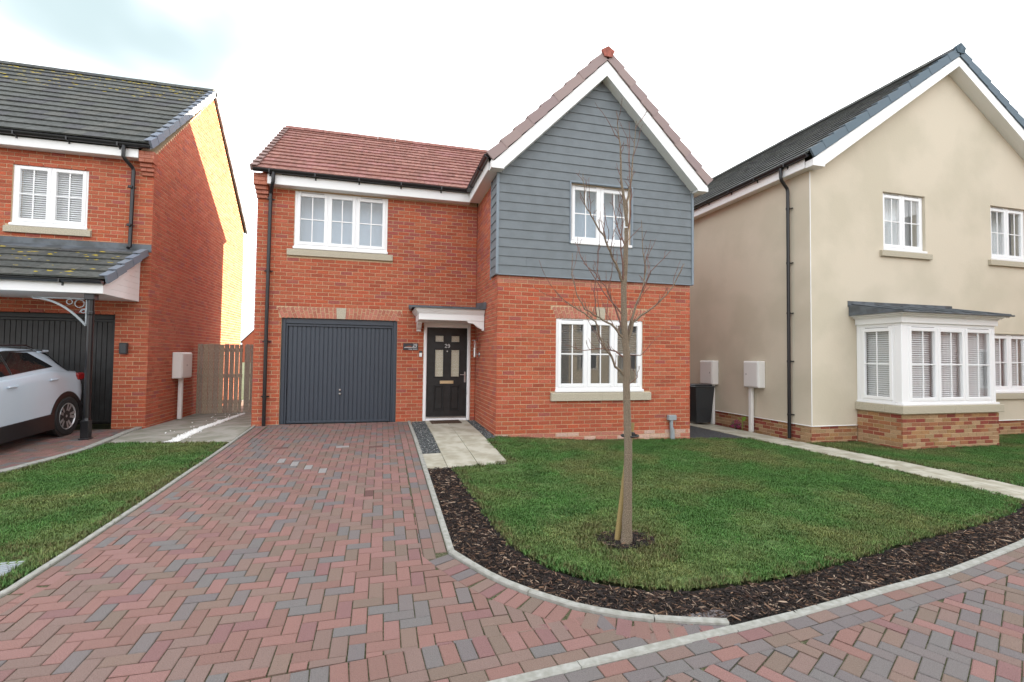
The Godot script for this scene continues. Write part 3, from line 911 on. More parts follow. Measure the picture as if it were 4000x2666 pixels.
func main_house() -> void:
	var hs := thing("brick_house", "two storey red brick house with grey clad gable, garage and black door number 29", "house")
	var bricks := []
	var gar := [0.0, 2.227, -0.5, 2.10]
	var door := [2.776, 3.783, -0.5, 2.10]
	var upw := [0.187, 1.988, 3.479, 4.651]
	var off := func(list: Array, x: float) -> Array:
		var r := []
		for o in list: r.append([o[0] - x, o[1] - x, o[2], o[3]])
		return r
	# front wall of the garage wing
	var mb := MB.new()
	wall_grid(mb, Vector3(XW0, 0, 0), Vector3.RIGHT, Vector3.BACK, XC - XW0, -0.4, 4.86, off.call([gar, door, upw], XW0), 0.30)
	var w1 := part(mb, "wall", M.mortar, hs)
	lay_bricks(bricks, Vector3(XW0, 0, 0), Vector3.RIGHT, Vector3.BACK, XC - XW0 - 0.004, -0.15, 4.68, off.call([gar, door, upw, [0.07, 2.104, 3.34, 3.479]] + arch_open(0.0, 2.227, 2.10, 0.105), XW0), pick_brick, 0.0)
	# return wall facing left
	mb = MB.new()
	wall_grid(mb, Vector3(XC, 0, 0), Vector3.BACK, Vector3.LEFT, ZG - 0.31, -0.4, 4.86, [], 0.30)
	part(mb, "wall", M.mortar, hs)
	lay_bricks(bricks, Vector3(XC, 0, 0.0), Vector3.BACK, Vector3.LEFT, ZG - 0.002, -0.15, 4.68, [], pick_brick, 0.0)
	# gable wall
	var gw := [4.999, 6.769, 0.737, 2.094]
	var guw := [5.258, 6.496, 3.479, 4.626]
	mb = MB.new()
	wall_grid(mb, Vector3(XC, 0, ZG), Vector3.RIGHT, Vector3.BACK, XR - XC, -0.5, 4.80, off.call([gw, guw], XC), 0.30)
	mb.prism(PackedVector2Array([Vector2(XC, 4.80), Vector2(XR, 4.80), Vector2(XR, 4.95), Vector2(AX, 6.90), Vector2(XC, 4.95)]), ZG - 0.3, ZG - 0.006)
	part(mb, "wall", M.mortar, hs)
	lay_bricks(bricks, Vector3(XC, 0, ZG), Vector3.RIGHT, Vector3.BACK, XR - XC, -0.32, 2.86, off.call([gw, [4.899, 6.922, 0.577, 0.737]] + arch_open(5.0, 6.77, 2.095, 0.10), XC), pick_brick, 0.1125)
	# far side walls and back
	mb = MB.new()
	wall_grid(mb, Vector3(XR, 0, ZG - 0.31), Vector3.FORWARD, Vector3.RIGHT, ZG - 0.31 - ZB, -0.5, 4.86, [], 0.30)
	wall_grid(mb, Vector3(XW0, 0, ZB), Vector3.BACK, Vector3.LEFT, -ZB - 0.31, -0.5, 4.86, [], 0.30)
	mb.prism(PackedVector2Array([Vector2(ZB, 4.86), Vector2(-0.31, 4.86), Vector2(-2.83, 6.95)]), 0.006, 0.3, Transform3D(Basis(Vector3.BACK, UP, Vector3.RIGHT), Vector3(XW0, 0, 0)))
	wall_grid(mb, Vector3(XR - 0.31, 0, ZB), Vector3.LEFT, Vector3.FORWARD, XR - XW0 - 0.62, -0.5, 4.86, [], 0.30)
	part(mb, "wall", M.mortar, hs)
	lay_bricks(bricks, Vector3(XW0, 0, ZB), Vector3.BACK, Vector3.LEFT, -ZB, -0.15, 6.9, [], pick_brick, 0.05, func(yy: float) -> Array:
		if yy < 4.86: return [0.0, -ZB]
		var q := (yy - 4.86) / (6.95 - 4.86) * 2.83
		return [q, -ZB - q])
	lay_bricks(bricks, Vector3(XR, 0, ZG), Vector3.FORWARD, Vector3.RIGHT, ZG - ZB, -0.3, 4.7, [], pick_brick, 0.0)
	arch(hs, bricks, 0.0, 2.227, 2.10, 0.0, 0.105, 0.19)
	arch(hs, bricks, 5.0, 6.77, 2.095, ZG, 0.10, 0.185)
	kneeler(hs, bricks, -0.53, -0.282, 4.425, 0.0, XW0)
	emit(w1, "brick", bricks, brick_meshes, brick_cols + pale_brick_cols, M.brick, 300, "brickwork")
	# cladding
	var cl := holder("cladding", hs)
	var y := 2.845
	var pitch := 0.1632
	var zc := ZG + 0.03
	var row := 0
	while y < 6.75:
		var h := pitch + 0.012
		var lim := func(yy: float) -> Array:
			var half := minf((XR - XC) * 0.5 + 0.02, 6.83 - yy)
			return [AX - half if half < 1.97 else XC - 0.02, AX + half if half < 1.97 else XR + 0.03]
		var a: Array = lim.call(y); var b: Array = lim.call(y + h)
		if a[1] - a[0] < 0.1: break
		if b[1] < b[0]: b = [AX, AX]
		var cuts := [[a[0], a[1], b[0], b[1]]]
		if y + pitch > guw[2] and y < guw[3] - 0.06:
			cuts = [[a[0], guw[0] - 0.03, b[0], guw[0] - 0.03], [guw[1] + 0.03, a[1], guw[1] + 0.03, b[1]]]
			var fill := MB.new()
			if y < guw[2] - 0.01:
				slab_board(fill, y, guw[2] - y - 0.002, guw[0] - 0.029, guw[1] + 0.029, guw[0] - 0.029, guw[1] + 0.029, zc)
				part(fill, "cladding_board", M.clad, cl)
			elif y + h > guw[3] + 0.035:
				slab_board(fill, guw[3] + 0.031, y + h - guw[3] - 0.031, guw[0] - 0.029, guw[1] + 0.029, guw[0] - 0.029, guw[1] + 0.029, zc)
				part(fill, "cladding_board", M.clad, cl)
		elif row % 3 == 1 and y < 3.4:
			cuts = [[a[0], 4.30 + 0.1 * row, b[0], 4.30 + 0.1 * row], [4.303 + 0.1 * row, a[1], 4.303 + 0.1 * row, b[1]]]
		for c in cuts:
			var bm := MB.new()
			slab_board(bm, y, h, c[0], c[1], c[2], c[3], zc)
			part(bm, "cladding_board", M.clad, cl)
		# short boards on the return
		if y < 4.66:
			var bm := MB.new()
			slab_board(bm, y, minf(h, 4.67 - y), 0.0, 0.45, 0.0, 0.45, 0.0, Transform3D(Basis(Vector3.BACK, UP, Vector3.LEFT), Vector3(XC - 0.02, 0, 1.59)))
			part(bm, "cladding_board", M.clad, cl)
		y += pitch
		row += 1
	var bt := MB.new()
	bt.box(Vector3(XC - 0.048, 2.835, ZG + 0.004), Vector3(XC - 0.004, 4.67, ZG + 0.062), 0.004)
	part(bt, "corner_trim", M.clad_trim, cl)
	bt = MB.new()
	bt.box(Vector3(XR + 0.004, 2.835, ZG - 0.03), Vector3(XR + 0.05, 4.67, ZG + 0.062), 0.004)
	part(bt, "corner_trim", M.clad_trim, cl)
	bt = MB.new()
	bt.box(Vector3(XC - 0.045, 2.80, 1.57), Vector3(XC - 0.021, 4.66, 1.588), 0.003)
	part(bt, "end_trim", M.clad_trim, cl)
	for e in [[guw[0] - 0.03, guw[0] - 0.001, guw[2], guw[3] + 0.03], [guw[1] + 0.001, guw[1] + 0.03, guw[2], guw[3] + 0.03], [guw[0], guw[1], guw[3] + 0.001, guw[3] + 0.03]]:
		bt = MB.new()
		bt.box(Vector3(e[0], e[2], ZG - 0.05), Vector3(e[1], e[3], ZG + 0.058), 0.003)
		part(bt, "window_trim", M.clad_trim, cl)
	bt = MB.new()
	bt.box(Vector3(XC - 0.04, 2.83, ZG + 0.002), Vector3(XR + 0.04, 2.846, ZG + 0.052), 0.002)
	part(bt, "drip_trim", M.clad_trim, cl)
	# windows
	window(hs, Vector3(upw[0], upw[2], 0), Vector3.RIGHT, Vector3.BACK, 1.801, 1.172, [1.06, 1.0, 1.06], "sky_tinted_curtain", 0.02)
	sill(hs, Vector3(0.07, 3.34, 0), Vector3.RIGHT, Vector3.BACK, 2.034, 0.137, 0.045)
	window(hs, Vector3(gw[0], gw[2], ZG), Vector3.RIGHT, Vector3.BACK, 1.77, 1.357, [1.04, 1.0, 1.0], "dark_blind", 0.02)
	sill(hs, Vector3(4.899, 0.58, ZG), Vector3.RIGHT, Vector3.BACK, 2.023, 0.155, 0.055)
	window(hs, Vector3(guw[0], guw[2], ZG + 0.03), Vector3.RIGHT, Vector3.BACK, 1.238, 1.147, [1.0, 1.0], "sky_tinted_curtain", 0.07)
	garage_door(hs, Vector3(0, 0, 0), 2.227, 2.10, M.garage)
	front_door(hs)
	canopy(hs)
	# eaves of the garage wing
	white_box(hs, "fascia", Vector3(-0.282, 4.672, 0.18), Vector3(3.692, 4.868, 0.2))
	white_box(hs, "fascia", Vector3(3.672, 4.672, 0.2), Vector3(3.692, 4.868, 2.09))
	white_box(hs, "soffit", Vector3(-0.28, 4.674, -0.02), Vector3(3.70, 4.684, 0.18), 0.002, M.soffit)
	white_box(hs, "soffit", Vector3(3.692, 4.674, 0.181), Vector3(XC + 0.02, 4.684, 2.09), 0.002, M.soffit)
	white_box(hs, "fascia", Vector3(8.03, 4.672, ZB), Vector3(8.05, 4.868, 2.09))
	white_box(hs, "soffit", Vector3(XR - 0.02, 4.674, ZB), Vector3(8.03, 4.684, 2.09), 0.002, M.soffit)
	gutter(hs, Vector3(-0.52, 4.925, 0.205), Vector3(3.60, 4.915, 0.205), Vector3.BACK)
	gutter(hs, Vector3(3.688, 4.90, 0.33), Vector3(3.688, 4.89, 2.24), Vector3.LEFT)
	downpipe(hs, [Vector3(-0.165, 4.88, 0.262), Vector3(-0.165, 4.70, 0.262), Vector3(-0.19, 4.64, 0.22), Vector3(-0.232, 4.56, 0.09), Vector3(-0.24, 4.50, 0.075), Vector3(-0.25, 2.0, 0.075), Vector3(-0.25, -0.02, 0.075)], Vector3.BACK, [4.42, 1.62, 0.55, 3.0])
	# barge boards, boxed feet and sloping soffits of the gable
	for s in [-1.0, 1.0]:
		var bm := MB.new()
		var L := [Vector2(AX, 6.905), Vector2(AX - s * -2.178, 4.727), Vector2(AX - s * -2.178, 4.655), Vector2(AX - s * -1.95, 4.655), Vector2(AX - s * -1.95, 4.677), Vector2(AX, 6.627)]
		bm.prism(PackedVector2Array(L), 2.255, 2.28)
		part(bm, "bargeboard", M.trim, hs)
		bm = MB.new()
		var F := [Vector2(AX, 6.66), Vector2(AX, 6.627), Vector2(AX + s * 1.93, 4.697), Vector2(AX + s * 1.945, 4.712)]
		bm.prism(PackedVector2Array(F), 2.062, 2.2545)
		part(bm, "soffit", M.soffit, hs)
		bm = MB.new()
		var xa: float = AX + s * 1.951; var xb: float = AX + s * 2.177
		bm.box(Vector3(minf(xa, xb), 4.656, 2.0915), Vector3(maxf(xa, xb), 4.80, 2.2545), 0.003)
		part(bm, "box_end", M.trim, hs)
	# roof
	var rf := MB.new()
	var p35 := deg_to_rad(35.0)
	var S := Vector3(0, sin(p35), -cos(p35))
	var e0 := Vector3(-0.53, 4.915, 0.29)
	var rl := 3.81
	var ridge_y := e0.y + S.y * rl
	var ridge_z := e0.z + S.z * rl
	# decks
	rf.quad(Vector3(-0.50, 4.89, 0.27), Vector3(8.0, 4.89, 0.27), Vector3(8.0, ridge_y - 0.03, ridge_z), Vector3(-0.50, ridge_y - 0.03, ridge_z))
	rf.quad(Vector3(8.0, 4.89, 2 * ridge_z - 0.27), Vector3(-0.50, 4.89, 2 * ridge_z - 0.27), Vector3(-0.50, ridge_y - 0.03, ridge_z), Vector3(8.0, ridge_y - 0.03, ridge_z))
	rf.quad(Vector3(3.66, 4.85, 2.25), Vector3(AX, 7.05, 2.25), Vector3(AX, 7.05, -2.7), Vector3(3.66, 4.85, 0.3))
	rf.quad(Vector3(AX, 7.05, 2.25), Vector3(8.085, 4.85, 2.25), Vector3(8.085, 4.85, 0.3), Vector3(AX, 7.05, -2.7))
	var roof := part(rf, "roof", M.seal, hs)
	var tiles := []
	lay_tiles(tiles, e0, Vector3.RIGHT, S, 8.5, rl, 0.272, 0.295, 6, func(s: float) -> Array:
		var yy := e0.y + S.y * s
		var half := 7.07 - yy
		if half <= 0.02: return [[0.0, 8.5]]
		return [[0.0, AX - half + 0.53 + 0.06], [AX + half + 0.53 - 0.06, 8.5]])
	for s in [-1.0, 1.0]:
		var eave := Vector3(AX + s * 2.235, 4.865, 2.24)
		var up := Vector3(-s, 1, 0).normalized()
		lay_tiles(tiles, eave, Vector3.FORWARD, up, 4.9, 3.15, 0.35, 0.30, 6, func(q: float) -> Array:
			var yy: float = 4.865 + q * 0.7071
			return [[0.0, 2.24 - (0.29 - (yy - 4.915) / 0.7) + 0.12]])
	emit(roof, "roof_tile", tiles, tile_meshes, tile_cols, M.tile, 300, "roof_tiling")
	ridge_tiles(roof, Vector3(-0.53, ridge_y + 0.065, ridge_z), Vector3(8.0, ridge_y + 0.065, ridge_z), M.tile, tile_cols.slice(0, 6))
	ridge_tiles(roof, Vector3(AX, 7.135, 2.27), Vector3(AX, 7.135, -2.6), M.tile, tile_cols.slice(0, 6), 0.12, 0.10)
	var em := MB.new()
	em.col = Color(0.42, 0.13, 0.10)
	em.prism(PackedVector2Array([Vector2(-0.13, 0.02), Vector2(-0.075, -0.10), Vector2(0.075, -0.10), Vector2(0.13, 0.02), Vector2(0.0, 0.10)]), 2.28, 2.335, Transform3D(Basis(), Vector3(AX, 7.055, 0)))
	part(em, "ridge_end_cap", M.tile, roof)
	var vc := shades([Color(0.31, 0.235, 0.23)], 4, 0.05, 0.03)
	for s in [-1.0, 1.0]:
		verge_caps(roof, Vector3(AX + s * 2.235, 4.895, 2.275), Vector3(-s, 1, 0).normalized(), Vector3.BACK, 3.05, 9, M.tile, vc, 0.155)
	verge_caps(roof, Vector3(-0.535, 4.955, 0.30), S, Vector3.LEFT, 3.80, 14, M.tile, [Color(0.24, 0.15, 0.135)], 0.10)

func garage_door(parent: Node3D, O: Vector3, w: float, h: float, m: Material) -> void:
	var mb := MB.new()
	var t := Transform3D(Basis(), O)
	mb.box(Vector3(0, -0.01, -0.16), Vector3(0.075, h, -0.05), 0.006, t)
	mb.box(Vector3(w - 0.075, -0.01, -0.16), Vector3(w, h, -0.05), 0.006, t)
	mb.box(Vector3(0.075, h - 0.11, -0.16), Vector3(w - 0.075, h, -0.05), 0.006, t)
	mb.box(Vector3(0.075, h - 0.16, -0.16), Vector3(w - 0.075, h - 0.112, -0.075), 0.004, t)
	mb.box(Vector3(0.075, -0.01, -0.16), Vector3(0.11, h - 0.16, -0.075), 0.004, t)
	mb.box(Vector3(w - 0.11, -0.01, -0.16), Vector3(w - 0.075, h - 0.16, -0.075), 0.004, t)
	mb.box(Vector3(-0.1, -0.05, -0.3), Vector3(w + 0.1, h + 0.05, -0.27), 0.0, t)
	var g := part(mb, "garage_door", m, parent)
	# pressed steel panel with upright ribs
	var pm := MB.new()
	var x := 0.115
	var end := w - 0.115
	var n := 24
	var s := (end - x) / n
	var y0 := 0.012; var y1 := h - 0.165
	var zr := -0.098; var zg := -0.112
	for k in n:
		var a := x + s * k
		var pts := [[a, zg], [a + s * 0.10, zg], [a + s * 0.18, zr], [a + s * 0.92, zr - 0.003], [a + s, zg]]
		for e in 4:
			var p: Array = pts[e]; var q: Array = pts[e + 1]
			pm.quad(t * Vector3(p[0], y0, p[1]), t * Vector3(q[0], y0, q[1]), t * Vector3(q[0], y1, q[1]), t * Vector3(p[0], y1, p[1]))
	pm.box(Vector3(x, y0 - 0.012, -0.118), Vector3(end, y0 + 0.03, -0.094), 0.004, t)
	part(pm, "ribbed_panel", m, g)
	var hm := MB.new()
	hm.lathe([Vector2(0.0, 0.03), Vector2(0.018, 0.028), Vector2(0.022, 0.0)], 12, Transform3D(Basis(Vector3.RIGHT, PI / 2), t * Vector3(w * 0.5, 0.66, -0.10)))
	hm.box(Vector3(w * 0.5 - 0.022, 0.565, -0.098), Vector3(w * 0.5 + 0.022, 0.60, -0.06), 0.008, t)
	part(hm, "handle", M.steel, g)

func front_door(parent: Node3D) -> void:
	var x0 := 2.776; var x1 := 3.783
	var mb := MB.new()
	mb.box(Vector3(x0, 0.0, -0.10), Vector3(x0 + 0.07, 2.10, -0.005), 0.008)
	mb.box(Vector3(x1 - 0.07, 0.0, -0.10), Vector3(x1, 2.10, -0.005), 0.008)
	mb.box(Vector3(x0 + 0.07, 1.985, -0.10), Vector3(x1 - 0.07, 2.10, -0.005), 0.008)
	mb.box(Vector3(x0 + 0.012, 0.002, -0.10), Vector3(x0 + 0.062, 2.03, 0.010), 0.006)
	mb.box(Vector3(x1 - 0.062, 0.002, -0.10), Vector3(x1 - 0.012, 2.03, 0.010), 0.006)
	var d := part(mb, "front_door", M.upvc, parent)
	white_box(d, "threshold", Vector3(x0 + 0.07, -0.012, -0.11), Vector3(x1 - 0.07, 0.052, 0.008), 0.006, M.upvc)
	white_box(d, "weather_bar", Vector3(x0 + 0.075, 0.058, -0.07), Vector3(x1 - 0.075, 0.085, -0.012), 0.004, M.steel)
	# leaf built round its openings
	var lx := 2.849; var ly := 0.057; var top := 1.98; var w := 0.861
	var lm := MB.new()
	var holes := [[0.172, 0.352, 1.62, 1.757], [0.515, 0.695, 1.62, 1.757], [0.172, 0.352, 0.875, 1.455], [0.515, 0.695, 0.875, 1.455], [0.165, 0.355, 0.17, 0.675], [0.508, 0.70, 0.17, 0.675]]
	wall_grid(lm, Vector3(lx, ly, -0.05), Vector3.RIGHT, Vector3.BACK, w, 0.0, top - ly, holes, 0.045, 0.0)
	var leaf := part(lm, "door_leaf", M.door_black, d)
	for k in holes.size():
		var q: Array = holes[k]
		var o := Vector3(lx, ly, -0.05)
		var fm := MB.new()
		var e := 0.022
		fm.box(o + Vector3(q[0] - e, q[2] - e, 0), o + Vector3(q[0] + 0.006, q[3] + e, 0.012), 0.005)
		fm.box(o + Vector3(q[1] - 0.006, q[2] - e, 0), o + Vector3(q[1] + e, q[3] + e, 0.012), 0.005)
		fm.box(o + Vector3(q[0] + 0.0065, q[3] - 0.006, 0), o + Vector3(q[1] - 0.0065, q[3] + e, 0.0115), 0.005)
		fm.box(o + Vector3(q[0] + 0.0065, q[2] - e, 0), o + Vector3(q[1] - 0.0065, q[2] + 0.006, 0.0115), 0.005)
		part(fm, "moulding", M.door_black, d)
		var pm := MB.new()
		if k < 4:
			pm.box(o + Vector3(q[0], q[2], -0.022), o + Vector3(q[1], q[3], -0.014), 0.0)
			part(pm, "pane", M.obscure, d)
			pm = MB.new()
			pm.box(o + Vector3(q[0] + 0.001, q[2] + 0.001, -0.012), o + Vector3(q[1] - 0.001, q[3] - 0.001, -0.006), 0.0)
			part(pm, "pane", M.rain_glass, d)
		else:
			pm.box(o + Vector3(q[0], q[2], -0.04), o + Vector3(q[1], q[3], -0.016), 0.0)
			pm.box(o + Vector3(q[0] + 0.025, q[2] + 0.025, -0.0155), o + Vector3(q[1] - 0.025, q[3] - 0.025, -0.002), 0.012)
			part(pm, "raised_panel", M.door_black, d)
	var lb := MB.new()
	lb.box(Vector3(lx + 0.285, ly + 0.725, -0.048), Vector3(lx + 0.575, ly + 0.795, -0.034), 0.006)
	lb.box(Vector3(lx + 0.30, ly + 0.737, -0.0335), Vector3(lx + 0.56, ly + 0.783, -0.029), 0.004)
	part(lb, "letterbox", M.brass, d)
	var hm := MB.new()
	hm.box(Vector3(lx + 0.805, ly + 0.755, -0.048), Vector3(lx + 0.838, ly + 0.985, -0.036), 0.006)
	hm.tube([Vector3(lx + 0.822, ly + 0.92, -0.036), Vector3(lx + 0.822, ly + 0.92, 0.012), Vector3(lx + 0.80, ly + 0.921, 0.022), Vector3(lx + 0.71, ly + 0.925, 0.02)], [0.010, 0.010, 0.009, 0.008], 10)
	part(hm, "handle", M.steel, d)
	text_part("29", 0.078, 0.006, M.white_paint, d, Transform3D(Basis(), Vector3(lx + 0.435, ly + 1.535, -0.044)), "door_number", true)
	var ph := MB.new()
	ph.lathe([Vector2(0.0, 0.008), Vector2(0.012, 0.006), Vector2(0.014, 0.0)], 12, Transform3D(Basis(Vector3.RIGHT, PI / 2), Vector3(lx + 0.435, ly + 1.42, -0.05)))
	part(ph, "peephole", M.steel, d)
	var bk := MB.new()
	bk.box(Vector3(x0 - 0.02, -0.05, -0.32), Vector3(x1 + 0.02, 2.14, -0.305), 0.0)
	part(bk, "hall_lining", M.dark_room, d)
	var _l := leaf

func canopy(parent: Node3D) -> void:
	# flat canopy: stepped cornice wrapped round front and left side
	var x0 := 2.60; var x1 := XC - 0.008
	var prof := [[0.0, 2.075, 2.20], [0.012, 2.20, 2.215], [0.026, 2.215, 2.235], [0.044, 2.235, 2.255], [0.062, 2.255, 2.278], [0.078, 2.278, 2.305]]
	var mb := MB.new()
	for q in prof:
		mb.box(Vector3(x0 - q[0], q[1], 0.012), Vector3(x1, q[2], 0.93 + q[0]), 0.003)
	var c := part(mb, "door_canopy", M.trim, parent)
	var lm := MB.new()
	var r := [Vector3(2.47, 2.31, 1.045), Vector3(x1, 2.31, 1.045), Vector3(x1, 2.40, 0.02), Vector3(2.47, 2.40, 0.02)]
	lm.quad(r[0], r[1], r[2], r[3])
	lm.box(Vector3(2.47, 2.295, 1.012), Vector3(x1, 2.312, 1.045), 0.003)
	lm.quad(Vector3(2.47, 2.305, 0.02), Vector3(2.47, 2.305, 1.04), r[0], r[3])
	lm.box(Vector3(2.45, 2.36, 0.004), Vector3(XC - 0.012, 2.445, 0.014), 0.002)
	lm.prism(PackedVector2Array([Vector2(0.016, 2.40), Vector2(1.10, 2.31), Vector2(1.10, 2.44), Vector2(0.016, 2.53)]), 0.004, 0.012, Transform3D(Basis(Vector3.BACK, UP, Vector3.LEFT), Vector3(XC, 0, 0)))
	part(lm, "lead_flashing", M.lead, c)
	# shaped brackets: left one stands out from the front wall, right one from the return wall
	var ogee := PackedVector2Array([Vector2(0, 0), Vector2(0, -0.185), Vector2(0.035, -0.185), Vector2(0.04, -0.155), Vector2(0.075, -0.145), Vector2(0.12, -0.125), Vector2(0.16, -0.095), Vector2(0.195, -0.062), Vector2(0.24, -0.045), Vector2(0.30, -0.04), Vector2(0.335, -0.028), Vector2(0.335, 0)])
	var bm := MB.new()
	bm.prism(ogee, 0.0, 0.075, Transform3D(Basis(Vector3.LEFT, UP, Vector3.FORWARD), Vector3(x1 - 0.001, 2.0745, 0.92)))
	part(bm, "bracket", M.trim, c)
	bm = MB.new()
	bm.prism(ogee, 0.0, 0.09, Transform3D(Basis(Vector3.BACK, UP, Vector3.LEFT), Vector3(2.71, 2.0745, 0.004)))
	part(bm, "bracket", M.trim, c)

func wall_things() -> void:
	var s := thing("house_sign", "dark slate house sign with white 29 between garage and front door", "sign", Vector3(2.505, 1.49, 0.0))
	var mb := MB.new()
	mb.box(Vector3(-0.153, 0, 0.003), Vector3(0.153, 0.146, 0.016), 0.003)
	part(mb, "plaque", M.slate, s)
	text_part("29", 0.062, 0.002, M.white_paint, s, Transform3D(Basis(), Vector3(0.09, 0.102, 0.0165)))
	text_part("Osier Drive", 0.026, 0.002, M.white_paint, s, Transform3D(Basis(), Vector3(0.045, 0.022, 0.0165)))
	mb = MB.new()
	mb.box(Vector3(-0.13, 0.052, 0.016), Vector3(0.125, 0.059, 0.018), 0.0)
	part(mb, "white_rule", M.white_paint, s)
	mb = MB.new()
	mb.prism(PackedVector2Array([Vector2(-0.12, 0.061), Vector2(0.03, 0.061), Vector2(0.0, 0.092), Vector2(-0.05, 0.088), Vector2(-0.10, 0.074)]), 0.016, 0.0175)
	part(mb, "hill_picture", M.red_print, s)
	var b := thing("doorbell", "small video doorbell with white push below sign beside black door", "doorbell", Vector3(2.715, 1.351, 0.0))
	mb = MB.new()
	mb.box(Vector3(-0.033, 0, 0.002), Vector3(0.033, 0.126, 0.022), 0.008)
	part(mb, "housing", M.dark_grey, b)
	mb = MB.new()
	mb.box(Vector3(-0.029, 0.006, 0.0222), Vector3(0.029, 0.085, 0.028), 0.006)
	part(mb, "push", M.white_paint, b)
	var l := thing("wall_lamp", "stainless steel upright wall lamp with clear glass right of black door", "lamp", Vector3(XC, 1.42, 0.47))
	mb = MB.new()
	mb.lathe([Vector2(0, 0.018), Vector2(0.05, 0.018), Vector2(0.056, 0.010), Vector2(0.056, 0.002)], 20, Transform3D(Basis(Vector3.BACK, PI / 2), Vector3.ZERO))
	mb.tube([Vector3(-0.015, 0, 0), Vector3(-0.095, 0, 0)], [0.014, 0.014], 10)
	part(mb, "back_plate", M.steel, l)
	mb = MB.new()
	mb.lathe([Vector2(0, -0.06), Vector2(0.026, -0.06), Vector2(0.03, -0.05), Vector2(0.03, 0.09), Vector2(0.036, 0.10), Vector2(0.036, 0.12), Vector2(0, 0.12)], 18, Transform3D(Basis(), Vector3(-0.10, 0, 0)))
	part(mb, "lamp_body", M.steel, l)
	mb = MB.new()
	mb.lathe([Vector2(0.034, 0.121), Vector2(0.034, 0.28)], 18, Transform3D(Basis(), Vector3(-0.10, 0, 0)))
	part(mb, "glass_tube", M.glass, l)
	mb = MB.new()
	mb.lathe([Vector2(0, 0.281), Vector2(0.055, 0.281), Vector2(0.06, 0.288), Vector2(0.05, 0.30), Vector2(0, 0.304)], 18, Transform3D(Basis(), Vector3(-0.10, 0, 0)))
	mb.lathe([Vector2(0.01, 0.121), Vector2(0.012, 0.2), Vector2(0, 0.22)], 10, Transform3D(Basis(), Vector3(-0.10, 0, 0)))
	part(mb, "cap", M.steel, l)
	var u := thing("waste_pipe", "pale grey plastic pipe and small box low on brick gable wall", "pipe", Vector3(7.372, -0.24, ZG))
	mb = MB.new()
	mb.box(Vector3(-0.085, 0.425, 0.004), Vector3(0.085, 0.525, 0.09), 0.008)
	part(mb, "box", M.grey_plastic, u)
	mb = MB.new()
	mb.tube([Vector3(-0.01, 0.425, 0.05), Vector3(-0.01, 0.30, 0.05), Vector3(0.012, 0.24, 0.05), Vector3(0.012, 0.0, 0.05)], [0.034, 0.034, 0.045, 0.045], 14)
	mb.tube([Vector3(0.012, 0.05, 0.05), Vector3(0.012, -0.06, 0.05)], [0.032, 0.032], 14)
	part(mb, "pipe", M.grey_plastic, u)
	var d := MB.new()
	d.box(Vector3(-0.31, -0.008, -0.2), Vector3(0.31, 0.008, 0.2), 0.004)
	var dm := part(d, "door_mat", M.mat_brown, self)
	dm.position = Vector3(3.235, H(3.235, 0.27) + 0.012, 0.24)
	dm.rotation = Vector3(0.03, 0.03, 0)
	dm.set_meta("label", "brown coir door mat lying on the slabs before black door"); dm.set_meta("category", "door mat")

# ---- the neighbour on the left
const XL := -2.53
const ZL := -0.70
const ZLB := -7.20

